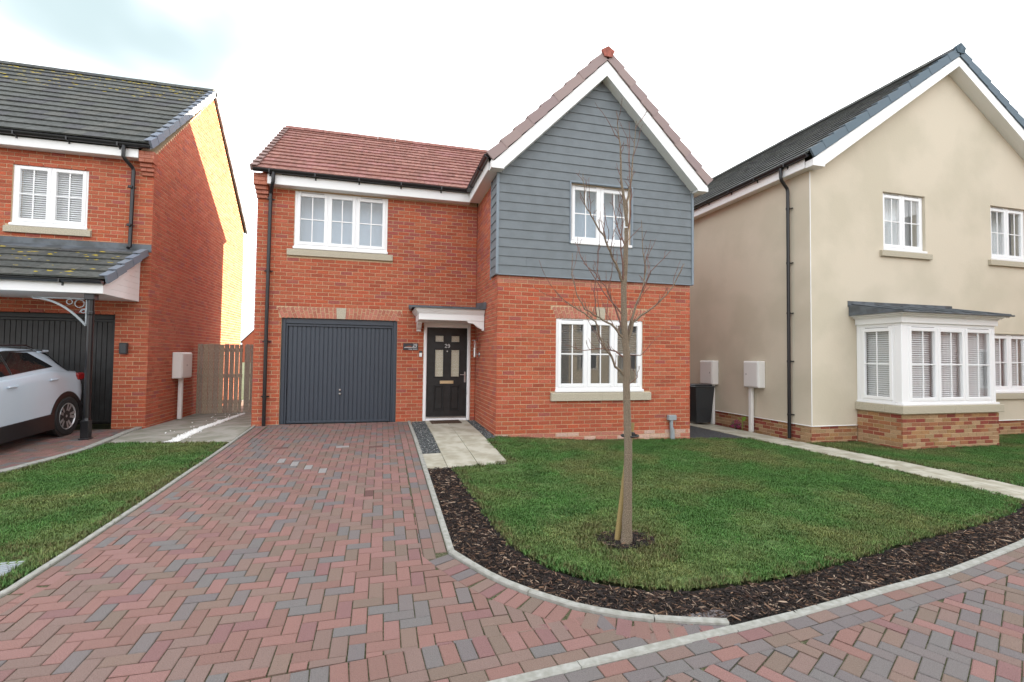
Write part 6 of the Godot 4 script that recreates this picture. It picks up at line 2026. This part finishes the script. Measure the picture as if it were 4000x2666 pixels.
# ---- young bare tree with stake
func tree() -> void:
	var base := Vector3(4.12, H(4.12, 6.36), 6.36)
	var t := thing("young_tree", "slender bare young tree tied to a stake on front lawn", "tree", base)
	var o := base
	var mk := func(list: Array, zs: float, r0: float, r1: float) -> Array:
		var pts := []; var rr := []
		for k in list.size():
			var f := float(k) / (list.size() - 1)
			pts.append(Vector3(list[k][0], list[k][1], 6.36 + zs * f) - o)
			rr.append(lerpf(r0, r1, pow(f, 0.85)))
		return [pts, rr]
	var mb := MB.new()
	var trunk := [[4.11, -0.40], [4.112, -0.30], [4.113, -0.20], [4.118, 0.07], [4.122, 0.52], [4.112, 0.82], [4.102, 1.16], [4.105, 1.38], [4.082, 1.59], [4.072, 1.86], [4.075, 2.08], [4.09, 2.32], [4.095, 2.5], [4.098, 2.62]]
	var tr := [0.062, 0.054, 0.047, 0.039, 0.037, 0.033, 0.032, 0.034, 0.029, 0.027, 0.025, 0.022, 0.019, 0.017]
	var pts := []
	for p in trunk: pts.append(Vector3(p[0], p[1], 6.36) - o)
	var sp := []; var sr := []
	for k in pts.size() - 1:
		for q in 3:
			sp.append(pts[k].lerp(pts[k + 1], q / 3.0) + Vector3(rng.randf_range(-0.0025, 0.0025), 0, rng.randf_range(-0.0025, 0.0025)))
			sr.append(lerpf(tr[k], tr[k + 1], q / 3.0) * rng.randf_range(0.96, 1.04))
	mb.tube(sp, sr, 12)
	part(mb, "trunk", M.bark, t)
	var limbs := [
		[[[4.10, 2.60], [4.08, 2.78], [4.04, 2.98], [4.03, 3.21], [4.02, 3.36], [4.0, 3.49], [3.98, 3.64]], 0.02, 0.016, 0.0025],
		[[[4.10, 2.60], [4.11, 2.83], [4.16, 3.02], [4.19, 3.21], [4.22, 3.43], [4.25, 3.66]], -0.10, 0.014, 0.0025],
		[[[4.068, 2.04], [4.02, 2.15], [3.95, 2.27], [3.89, 2.37], [3.84, 2.46], [3.78, 2.51], [3.69, 2.63], [3.63, 2.71], [3.61, 2.80], [3.59, 2.98]], 0.16, 0.014, 0.0025],
		[[[4.09, 1.21], [3.98, 1.29], [3.92, 1.39], [3.82, 1.52], [3.75, 1.69], [3.63, 1.76], [3.54, 1.80], [3.43, 1.86], [3.36, 1.91]], 0.18, 0.013, 0.0025],
		[[[4.10, 1.36], [4.02, 1.43], [3.92, 1.46], [3.75, 1.44], [3.58, 1.49]], -0.22, 0.009, 0.002],
		[[[4.09, 1.52], [4.03, 1.59], [3.94, 1.68], [3.82, 1.73], [3.67, 1.81], [3.59, 1.93], [3.54, 2.11], [3.54, 2.30]], 0.05, 0.013, 0.0025],
		[[[4.08, 1.56], [4.0, 1.84], [3.92, 2.04], [3.84, 2.16], [3.73, 2.26]], -0.15, 0.010, 0.0022],
		[[[4.10, 1.48], [4.16, 1.70], [4.24, 1.78], [4.34, 1.84], [4.47, 1.97], [4.55, 2.09], [4.63, 2.26]], 0.12, 0.014, 0.0025],
		[[[4.105, 1.45], [4.14, 1.67], [4.20, 1.85], [4.28, 2.02], [4.32, 2.22], [4.29, 2.38], [4.28, 2.68]], -0.05, 0.015, 0.0025],
		[[[4.11, 1.40], [4.22, 1.40], [4.29, 1.50]], 0.10, 0.006, 0.002],
		[[[4.12, 1.12], [4.20, 1.20], [4.22, 1.30]], 0.03, 0.005, 0.002],
		[[[4.08, 2.0], [4.02, 2.36], [4.01, 2.59], [3.95, 2.84]], 0.12, 0.009, 0.002],
		[[[4.26, 2.0], [4.30, 2.17], [4.46, 2.36]], 0.16, 0.006, 0.002],
		[[[3.80, 1.74], [3.76, 1.96], [3.78, 2.20], [3.78, 2.38]], 0.10, 0.006, 0.002],
		[[[4.09, 2.40], [4.05, 2.55], [4.02, 2.75], [4.03, 2.95]], -0.16, 0.008, 0.002],
		[[[4.10, 2.50], [4.14, 2.70], [4.15, 2.9], [4.13, 3.2], [4.13, 3.6]], -0.02, 0.008, 0.002],
		[[[4.05, 1.78], [3.90, 1.98], [3.70, 2.30], [3.66, 2.46]], -0.18, 0.007, 0.002],
		[[[4.12, 1.62], [4.22, 1.86], [4.40, 2.16], [4.44, 2.40]], -0.20, 0.007, 0.002]]
	for l in limbs:
		var a: Array = mk.call(l[0], l[1], l[2], l[3])
		var bm := MB.new()
		var smooth := []; var rs := []
		for k in a[0].size() - 1:
			for q in 3:
				var f: float = q / 3.0
				smooth.append(a[0][k].lerp(a[0][k + 1], f) + Vector3(rng.randf_range(-0.005, 0.005), rng.randf_range(-0.004, 0.004), rng.randf_range(-0.006, 0.006)))
				rs.append(lerpf(a[1][k], a[1][k + 1], f))
		smooth.append(a[0][-1]); rs.append(a[1][-1])
		bm.tube(smooth, rs, 7)
		var br := part(bm, "branch", M.bark if l[2] > 0.0125 else M.twig, t)
		var tm := MB.new()
		# side twigs, alternately left and right, with short spurs
		var k := 3
		var side := 1.0
		while k < smooth.size() - 1:
			var d: Vector3 = (smooth[k + 1] - smooth[k]).normalized()
			var ax := d.rotated(d.cross(Vector3(0.3, 0.2, 0.93)).normalized(), 0.75).rotated(d, rng.randf() * TAU)
			ax = (ax + UP * 0.45).normalized()
			var L := rng.randf_range(0.05, 0.13) if rng.randf() < 0.72 else rng.randf_range(0.18, 0.42)
			var q := [smooth[k]]
			var rr := [minf(maxf(rs[k] * 0.6, 0.0024), 0.0042)]
			var n := 3 if L < 0.15 else 6
			var at: Vector3 = smooth[k]
			for e in n:
				ax = (ax + Vector3(rng.randf_range(-0.25, 0.25), rng.randf_range(-0.05, 0.25), rng.randf_range(-0.25, 0.25))).normalized()
				at += ax * L / n
				q.append(at); rr.append(lerpf(rr[0], 0.0017, float(e + 1) / n))
				if e > 0 and rng.randf() < 0.55:
					var bud := (ax + Vector3(rng.randf_range(-1, 1), rng.randf_range(-0.3, 0.8), rng.randf_range(-1, 1))).normalized()
					tm.tube([at, at + bud * rng.randf_range(0.012, 0.05)], [0.002, 0.0014], 4)
			tm.tube(q, rr, 5)
			side = -side
			k += rng.randi_range(1, 2)
		if tm.v.size(): part(tm, "twigs", M.twig, br)
	var st := thing("tree_stake", "yellowish timber stake leaning behind slender tree trunk", "stake", Vector3(4.07, H(4.07, 6.28) - 0.05, 6.28))
	var sm := MB.new()
	var top := Vector3(0.145, 1.13, -0.02)
	sm.tube([Vector3(-0.02, 0, 0), top], [0.028, 0.026], 10)
	part(sm, "pole", M.stake, st)
	sm = MB.new()
	var pts2 := []
	for q in 13:
		var a := TAU * q / 12
		pts2.append(Vector3(0.088 + cos(a) * 0.078, 1.02, 0.045 + sin(a) * 0.072))
	var rr2 := []
	for q in 13: rr2.append(0.009)
	sm.tube(pts2, rr2, 6)
	sm.box(Vector3(0.115, 0.995, 0.0), Vector3(0.15, 1.045, 0.04), 0.006)
	part(sm, "tie", M.seal, st)

# ---- parked white car
func car() -> void:
	var cx := -4.325; var cz := 1.42
	var c := thing("parked_car", "white family car parked tail towards garage under left porch", "car", Vector3(cx, H(cx, cz) + 0.005, cz))
	c.rotation.x = atan((H(cx, cz - 1.3) - H(cx, cz + 1.3)) / 2.6)
	var lerp_at := func(tab: Array, z: float) -> Array:
		for k in tab.size() - 1:
			if z <= tab[k + 1][0] or k == tab.size() - 2:
				var f := clampf((z - tab[k][0]) / (tab[k + 1][0] - tab[k][0]), 0, 1)
				f = f * f * (3 - 2 * f) * 0.5 + f * 0.5
				var r := []
				for e in range(1, tab[k].size()): r.append(lerpf(tab[k][e], tab[k + 1][e], f))
				return r
		return []
	# z, half width, bottom, top (waist)
	var low := [[-2.08, 0.66, 0.46, 0.86], [-1.98, 0.82, 0.34, 1.00], [-1.78, 0.885, 0.26, 1.10], [-1.0, 0.91, 0.20, 1.185], [0.0, 0.91, 0.20, 1.115], [0.8, 0.905, 0.20, 1.06], [1.25, 0.90, 0.21, 1.01], [1.75, 0.86, 0.24, 0.94], [1.98, 0.78, 0.30, 0.86], [2.12, 0.60, 0.38, 0.72]]
	var up := [[-1.80, 1.105, 0.74], [-1.62, 1.20, 0.70], [-1.30, 1.475, 0.62], [-1.02, 1.53, 0.63], [-0.4, 1.568, 0.65], [0.15, 1.56, 0.645], [0.50, 1.49, 0.63], [1.08, 1.06, 0.60]]
	var mb := MB.new()
	var ring := func(z: float) -> Array:
		var l: Array = lerp_at.call(low, z)
		var w: float = l[0]; var b: float = l[1]; var t: float = l[2]
		return [Vector3(w * 0.86, b, z), Vector3(w * 0.97, b + 0.06, z), Vector3(w * 0.985, b + 0.22, z), Vector3(w, lerpf(b, t, 0.55), z), Vector3(w * 0.992, t - 0.17, z), Vector3(w * 0.965, t - 0.05, z), Vector3(w * 0.90, t, z), Vector3(w * 0.5, t + 0.025, z), Vector3(0, t + 0.035, z)]
	var zs := []
	var z := -2.08
	while z < 2.12:
		zs.append(z)
		z += 0.10
	zs.append(2.12)
	var loft := func(m: MB, rings: Array) -> void:
		var nr := rings.size(); var np: int = rings[0].size()
		var nm := []
		for i in nr:
			var row := []
			for j in np:
				var du: Vector3 = rings[mini(i + 1, nr - 1)][j] - rings[maxi(i - 1, 0)][j]
				var dv: Vector3 = rings[i][mini(j + 1, np - 1)] - rings[i][maxi(j - 1, 0)]
				var n := dv.cross(du).normalized()
				if n.dot(Vector3(rings[i][j].x, rings[i][j].y - 0.7, 0)) < 0: n = -n
				row.append(n)
			nm.append(row)
		for s in [1.0, -1.0]:
			var f := Vector3(s, 1, 1)
			for i in nr - 1:
				for j in np - 1:
					var a: Vector3 = rings[i][j] * f; var b: Vector3 = rings[i + 1][j] * f; var d: Vector3 = rings[i + 1][j + 1] * f; var e: Vector3 = rings[i][j + 1] * f
					var na: Vector3 = nm[i][j] * f; var nb: Vector3 = nm[i + 1][j] * f; var nd: Vector3 = nm[i + 1][j + 1] * f; var ne: Vector3 = nm[i][j + 1] * f
					if (b - a).cross(d - a).dot(na + nd) > 0: m.quadn(a, b, d, e, na, nb, nd, ne)
					else: m.quadn(e, d, b, a, ne, nd, nb, na)
	var rings := []
	for q in zs: rings.append(ring.call(q))
	loft.call(mb, rings)
	for e in [0, rings.size() - 1]:
		var r: Array = rings[e]
		for j in r.size() - 1:
			mb.quad(r[j], r[j + 1], r[j + 1] * Vector3(-1, 1, 1), r[j] * Vector3(-1, 1, 1))
	# glasshouse
	var uz := []
	z = -1.80
	while z < 1.08:
		uz.append(z)
		z += 0.09
	uz.append(1.08)
	var sect := func(q: float) -> Array:
		var u: Array = lerp_at.call(up, q)
		var l: Array = lerp_at.call(low, q)
		var base := Vector3(l[0] * 0.93, l[2] - 0.02, q)
		var edge := Vector3(u[1], maxf(u[0] - 0.06, base.y + 0.001), q)
		return [base, base.lerp(edge, 0.5) + Vector3(0.012, 0, 0), edge, Vector3(u[1] * 0.86, maxf(u[0] - 0.015, base.y + 0.002), q), Vector3(u[1] * 0.5, maxf(u[0], base.y + 0.003), q), Vector3(0, maxf(u[0] + 0.008, base.y + 0.004), q)]
	var ur := []
	for q in uz: ur.append(sect.call(q))
	loft.call(mb, ur)
	# spoiler lip
	mb.box(Vector3(-0.60, 1.455, -1.42), Vector3(0.60, 1.495, -1.22), 0.012)
	part(mb, "body", M.car_paint, c)
	var side := func(q: float, y: float, lift: float) -> Vector3:
		var s: Array = sect.call(q)
		var a: Vector3 = s[0]; var m: Vector3 = s[1]; var e: Vector3 = s[2]
		var f := clampf((y - a.y) / maxf(0.01, e.y - a.y), -0.3, 1.1)
		var x := lerpf(a.x, m.x, f * 2.0) if f < 0.5 else lerpf(m.x, e.x, f * 2.0 - 1.0)
		return Vector3(x + lift, y, q)
	var panel := func(m: MB, top: Array, bot: Array, lift: float, s: float) -> void:
		# strip between two polylines in (z, y)
		var n := 10
		var f := Vector3(s, 1, 1)
		for k in n:
			var g0 := float(k) / n; var g1 := float(k + 1) / n
			var at := func(list: Array, g: float) -> Vector2:
				var i := mini(int(g * (list.size() - 1)), list.size() - 2)
				return list[i].lerp(list[i + 1], g * (list.size() - 1) - i)
			for v in 4:
				var h0 := v / 4.0; var h1 := (v + 1) / 4.0
				var p: Vector2 = at.call(bot, g0).lerp(at.call(top, g0), h0); var q: Vector2 = at.call(bot, g1).lerp(at.call(top, g1), h0)
				var r: Vector2 = at.call(bot, g1).lerp(at.call(top, g1), h1); var w: Vector2 = at.call(bot, g0).lerp(at.call(top, g0), h1)
				var a: Vector3 = side.call(p.x, p.y, lift) * f; var b: Vector3 = side.call(q.x, q.y, lift) * f; var d: Vector3 = side.call(r.x, r.y, lift) * f; var e: Vector3 = side.call(w.x, w.y, lift) * f
				if (b - a).cross(d - a).x * s > 0: m.quad(a, b, d, e)
				else: m.quad(e, d, b, a)
	for s in [1.0, -1.0]:
		var m := MB.new()
		panel.call(m, [Vector2(-0.78, 1.470), Vector2(-0.30, 1.495), Vector2(-0.16, 1.495)], [Vector2(-1.14, 1.218), Vector2(-0.6, 1.185), Vector2(-0.16, 1.150)], 0.006, s)
		part(m, "side_window", M.tint, c)
		m = MB.new()
		panel.call(m, [Vector2(-0.11, 1.495), Vector2(0.15, 1.488), Vector2(0.42, 1.43)], [Vector2(-0.11, 1.147), Vector2(0.4, 1.112), Vector2(0.80, 1.082)], 0.006, s)
		part(m, "side_window", M.tint, c)
		m = MB.new()
		panel.call(m, [Vector2(-0.158, 1.496), Vector2(-0.112, 1.496)], [Vector2(-0.158, 1.148), Vector2(-0.112, 1.146)], 0.004, s)
		panel.call(m, [Vector2(-1.24, 1.495), Vector2(-0.3, 1.512), Vector2(0.44, 1.448)], [Vector2(-1.24, 1.475), Vector2(-0.3, 1.494), Vector2(0.43, 1.428)], 0.005, s)
		part(m, "window_surround", M.seal, c)
		# dark sill and wheel arches
		m = MB.new()
		for k in 16:
			var z0 := lerpf(-1.02, 0.86, k / 16.0); var z1 := lerpf(-1.02, 0.86, (k + 1) / 16.0)
			var w: float = lerp_at.call(low, (z0 + z1) * 0.5)[0]
			m.box(Vector3(minf(s * w * 0.93, s * (w + 0.004)), 0.17, z0), Vector3(maxf(s * w * 0.93, s * (w + 0.004)), 0.40 + 0.03 * (1.0 - k / 16.0), z1), 0.0)
		part(m, "sill_trim", M.black_plastic, c)
		for wz in [-1.37, 1.22]:
			var ww: float = lerp_at.call(low, wz)[0]
			m = MB.new()
			for k in 20:
				var a0 := lerpf(-0.32, PI + 0.32, k / 20.0); var a1 := lerpf(-0.32, PI + 0.32, (k + 1) / 20.0)
				var pr := PackedVector2Array([Vector2(cos(a0) * 0.365, sin(a0) * 0.365), Vector2(cos(a1) * 0.365, sin(a1) * 0.365), Vector2(cos(a1) * 0.435, sin(a1) * 0.435), Vector2(cos(a0) * 0.435, sin(a0) * 0.435)])
				m.prism(pr, ww - 0.06, ww + 0.012, Transform3D(Basis(Vector3.BACK, UP, Vector3.RIGHT * s), Vector3(0, 0.335, wz)))
			part(m, "arch_trim", M.black_plastic, c)
			m = MB.new()
			m.lathe([Vector2(0, ww + 0.003), Vector2(0.368, ww + 0.003), Vector2(0.37, ww - 0.04)], 28, Transform3D(Basis(Vector3.BACK, -s * PI / 2), Vector3(0, 0.335, wz)))
			part(m, "wheel_well", M.seal, c)
			var tb := Transform3D(Basis(Vector3.BACK, -s * PI / 2), Vector3(s * (ww - 0.09), 0.335, wz))
			m = MB.new()
			m.lathe([Vector2(0.22, -0.10), Vector2(0.31, -0.11), Vector2(0.334, -0.08), Vector2(0.336, 0.07), Vector2(0.318, 0.108), Vector2(0.24, 0.115), Vector2(0.232, 0.10)], 32, tb)
			var wh := part(m, "wheel", M.tyre, c)
			m = MB.new()
			m.lathe([Vector2(0.232, 0.10), Vector2(0.225, 0.112), Vector2(0.215, 0.10), Vector2(0.205, 0.06)], 32, tb)
			for q in 10:
				var a := TAU * q / 10 + 0.1 * (1 if q % 2 else -1)
				var d := Vector3(cos(a), 0, sin(a)); var e := Vector3(-sin(a), 0, cos(a))
				var p0 := d * 0.03; var p1 := d * 0.218
				var wd0 := 0.016; var wd1 := 0.026
				var A := [p0 - e * wd0 + UP * 0.085, p0 + e * wd0 + UP * 0.085, p1 + e * wd1 + UP * 0.108, p1 - e * wd1 + UP * 0.108]
				for r in 4: A[r] = tb * A[r]
				m.quad(A[0], A[1], A[2], A[3])
				m.quad(A[3], A[2], A[1], A[0])
			m.lathe([Vector2(0, 0.095), Vector2(0.035, 0.092), Vector2(0.04, 0.07)], 16, tb)
			part(m, "rim", M.alloy, wh)
		for hz in [-0.98, -0.02]:
			m = MB.new()
			var hw: float = lerp_at.call(low, hz)[0] + 0.004
			var xa: float = s * hw; var xb: float = s * (hw + 0.028)
			m.box(Vector3(minf(xa, xb), 0.965 - 0.03 * hz, hz - 0.10), Vector3(maxf(xa, xb), 0.995 - 0.03 * hz, hz + 0.10), 0.01)
			part(m, "door_handle", M.car_paint, c)
		m = MB.new()
		m.box(Vector3(minf(s * 0.62, s * 0.892), 0.93, -1.93), Vector3(maxf(s * 0.62, s * 0.892), 1.07, -1.70), 0.03)
		part(m, "tail_lamp", M.tail, c)
		m = MB.new()
		m.tube([Vector3(s * 0.60, 1.53, -1.0), Vector3(s * 0.61, 1.585, -0.8), Vector3(s * 0.62, 1.598, 0.1), Vector3(s * 0.60, 1.55, 0.38)], [0.012, 0.014, 0.014, 0.012], 8)
		part(m, "roof_rail", M.black_plastic, c)
	mb = MB.new()
	mb.quad(Vector3(0.57, 1.445, -1.375), Vector3(-0.57, 1.445, -1.375), Vector3(-0.66, 1.19, -1.67), Vector3(0.66, 1.19, -1.67))
	part(mb, "rear_window", M.tint, c)
	mb = MB.new()
	mb.box(Vector3(-0.80, 0.26, -2.10), Vector3(0.80, 0.52, -1.86), 0.05)
	part(mb, "rear_bumper", M.black_plastic, c)

# ---- houses outside the frame that the windows mirror and that shade the close, and one far behind
func plain_house(at: Vector3, turn: float, w: float, d: float, eave: float, ridge: float, wall_m: Material, label: String, cols: int) -> void:
	var h := thing("distant_house", label, "house", at)
	h.rotation.y = turn
	var mb := MB.new()
	mb.box(Vector3(-w / 2, -0.5, -d), Vector3(w / 2, eave, 0), 0.0)
	mb.prism(PackedVector2Array([Vector2(0, eave), Vector2(-d, eave), Vector2(-d / 2, ridge - 0.1)]), -w / 2, w / 2, Transform3D(Basis(Vector3.BACK, UP, Vector3.LEFT), Vector3.ZERO))
	part(mb, "wall", wall_m, h)
	mb = MB.new()
	for s in [0, 1]:
		var z0: float = 0.35 if s == 0 else -d - 0.35
		var k: float = (ridge - eave) / (d / 2)
		var y0 := eave - 0.35 * k
		var a := [Vector3(-w / 2 - 0.15, y0 + 0.06, z0), Vector3(w / 2 + 0.15, y0 + 0.06, z0), Vector3(w / 2 + 0.15, ridge + 0.06, -d / 2), Vector3(-w / 2 - 0.15, ridge + 0.06, -d / 2)]
		mb.quad(a[0], a[1], a[2], a[3])
		mb.quad(a[3] - UP * 0.12, a[2] - UP * 0.12, a[1] - UP * 0.12, a[0] - UP * 0.12)
		mb.quad(a[0] - UP * 0.12, a[1] - UP * 0.12, a[1], a[0])
	part(mb, "roof", M.far_roof, h)
	for k in cols:
		var x := lerpf(-w / 2 + 1.4, w / 2 - 1.4, float(k) / maxf(1, cols - 1))
		for y in [1.0, 3.5]:
			mb = MB.new()
			mb.box(Vector3(x - 0.65, y, 0.0), Vector3(x + 0.65, y + 1.2, 0.04), 0.01)
			var win := part(mb, "window", M.upvc, h)
			for q in [-1.0, 1.0]:
				mb = MB.new()
				mb.box(Vector3(x + q * 0.31 - 0.25, y + 0.08, 0.0405), Vector3(x + q * 0.31 + 0.25, y + 1.12, 0.046), 0.0)
				part(mb, "pane", M.tint, win)

func surroundings() -> void:
	plain_house(Vector3(4.0, -0.42, 25.0), PI, 9.0, 8.0, 4.9, 7.8, M.brick_plain, "red brick house across the close, behind the viewer's right shoulder", 3)
	plain_house(Vector3(-8.0, -0.42, 26.0), PI, 9.0, 8.0, 4.9, 7.8, M.brick_plain, "red brick house across the close, behind the viewer's left shoulder", 3)
	plain_house(Vector3(18.5, -0.42, 24.0), PI, 9.0, 8.0, 4.9, 7.8, M.render, "cream house across the close, behind the viewer at far right", 3)
	plain_house(Vector3(19.8, -0.42, 6.7), -PI / 2, 10.6, 8.0, 5.1, 8.0, M.brick_plain, "unseen red brick house on the right side of the close, set to shade the drive", 3)  # out of view, placed and widened to keep the sun off the drive
	plain_house(Vector3(-24.7, -1.0, -100.0), -PI / 2, 8.0, 6.4, 5.0, 8.4, M.brick_plain, "far orange brick house seen past fence between the two brick houses", 2)
	# boarded fence and shrubs across the close
	var f := thing("timber_fence", "board fence across the close, behind the viewer", "fence", Vector3(-2.5, -0.42, 19.0))
	var tc := shades([Color(0.36, 0.27, 0.18), Color(0.30, 0.23, 0.15)], 6, 0.1, 0.04)
	var bm := []
	for k in 6:
		var mb := MB.new()
		mb.col = tc[k]
		mb.box(Vector3(0, 0, -0.01), Vector3(0.115, 1.8, 0.01), 0.003)
		bm.append(mb.mesh())
	for k in 110:
		var o := MeshInstance3D.new()
		o.mesh = bm[rng.randi() % 6]
		o.material_override = M.timber
		o.name = "board"
		o.position = Vector3(k * 0.125, 0, 0)
		f.add_child(o, true)
	var names := ["leftmost", "middle", "rightmost"]
	for k in 3:
		var x := 3.0 + k * 2.6
		var t := thing("garden_shrub", "%s of three green shrubs before board fence across the close" % names[2 - k], "shrub", Vector3(x, -0.42, 18.3), "shrubs across the close")
		var mb := MB.new()
		for e in 1800:
			var d := Vector3(rng.randfn(), rng.randfn(), rng.randfn()).normalized() * pow(rng.randf(), 0.4)
			var at := Vector3(d.x * 1.1, 0.6 + d.y * 0.55, d.z * 0.5)
			var r := rng.randf_range(0.03, 0.06)
			var u := Vector3(rng.randf_range(-1, 1), rng.randf_range(-1, 1), rng.randf_range(-1, 1)).normalized()
			var v := u.cross(Vector3(0.2, 0.9, 0.3)).normalized()
			mb.col = Color(0.07, 0.13, 0.03) * rng.randf_range(0.6, 1.5)
			mb.quad(at - u * r, at - v * r * 0.6, at + u * r, at + v * r * 0.6)
		part(mb, "foliage", M.leaf, t)
		mb = MB.new()
		mb.col = Color(0.06, 0.045, 0.03)
		mb.tube([Vector3.ZERO, Vector3(0, 0.6, 0)], [0.03, 0.015], 6)
		part(mb, "stem", M.leaf, t)

# ---- everything together
func make_sky() -> PanoramaSkyMaterial:
	var w := 1024; var h := 512
	var im := Image.create(w, h, false, Image.FORMAT_RGBF)
	var nz := FastNoiseLite.new()
	nz.seed = 1924; nz.frequency = 1.15; nz.fractal_octaves = 5
	var sun := sun_dir()
	for y in h:
		var el := (0.5 - (y + 0.5) / h) * PI
		for x in w:
			var az := ((x + 0.5) / w) * TAU
			var d := Vector3(sin(az) * cos(el), sin(el), -cos(az) * cos(el))
			var up := maxf(d.y, 0.0)
			# thin broken high cloud over pale blue
			var p := Vector3(d.x, d.y * 1.8, d.z)
			var n := nz.get_noise_3dv(p) * 0.5 + 0.5
			var cloud := smoothstep(0.20, 0.62, n + (1.0 - up) * 0.03)
			var blue := Color(0.215, 0.272, 0.285).lerp(Color(0.36, 0.40, 0.41), pow(1.0 - up, 3.0))
			var glow := pow(maxf(0.0, d.dot(sun)), 6.0)
			var white := Color(0.90, 0.92, 0.95)
			var c := blue.lerp(white, cloud)
			c += Color(0.55, 0.50, 0.42) * glow
			im.set_pixel(x, y, c)
	var m := PanoramaSkyMaterial.new()
	m.panorama = ImageTexture.create_from_image(im)
	m.energy_multiplier = 0.55
	return m

func sun_dir() -> Vector3:
	return Vector3(2.05, 0.245, -0.50).normalized()

func _ready() -> void:
	rng.seed = 2924
	# camera
	cam_basis = Basis(Vector3.UP, deg_to_rad(-14.96)) * Basis(Vector3.RIGHT, deg_to_rad(1.90)) * Basis(Vector3.BACK, deg_to_rad(0.67))
	var cam := Camera3D.new()
	cam.name = "camera"
	cam.fov = 70.03
	cam.near = 0.05
	cam.far = 1500.0
	cam.transform = Transform3D(cam_basis, cam_at)
	add_child(cam)
	cam.current = true
	# sky and exposure
	var env := Environment.new()
	env.background_mode = Environment.BG_SKY
	var sky := Sky.new()
	sky.sky_material = make_sky()
	env.sky = sky
	env.tonemap_mode = Environment.TONE_MAPPER_LINEAR
	env.tonemap_exposure = 5.6
	env.sdfgi_enabled = true
	env.ssao_enabled = true
	env.ssil_enabled = true
	var we := WorldEnvironment.new()
	we.name = "environment"
	we.environment = env
	add_child(we)
	# low winter sun from the right, a little behind the houses
	var sun := DirectionalLight3D.new()
	sun.name = "sun"
	sun.light_energy = 1.6
	sun.light_color = Color(1.0, 0.92, 0.79)
	sun.light_angular_distance = 0.5
	sun.shadow_enabled = true
	add_child(sun)
	sun.look_at_from_position(Vector3.ZERO, -sun_dir(), Vector3.UP)
	make_materials()
	# structure
	ground()
	main_house()
	left_house()
	right_house()
	# objects
	wall_things()
	left_things()
	right_things()
	car()
	tree()
	surroundings()
	# small stuff
	gravel()
	mulch()
	grass()
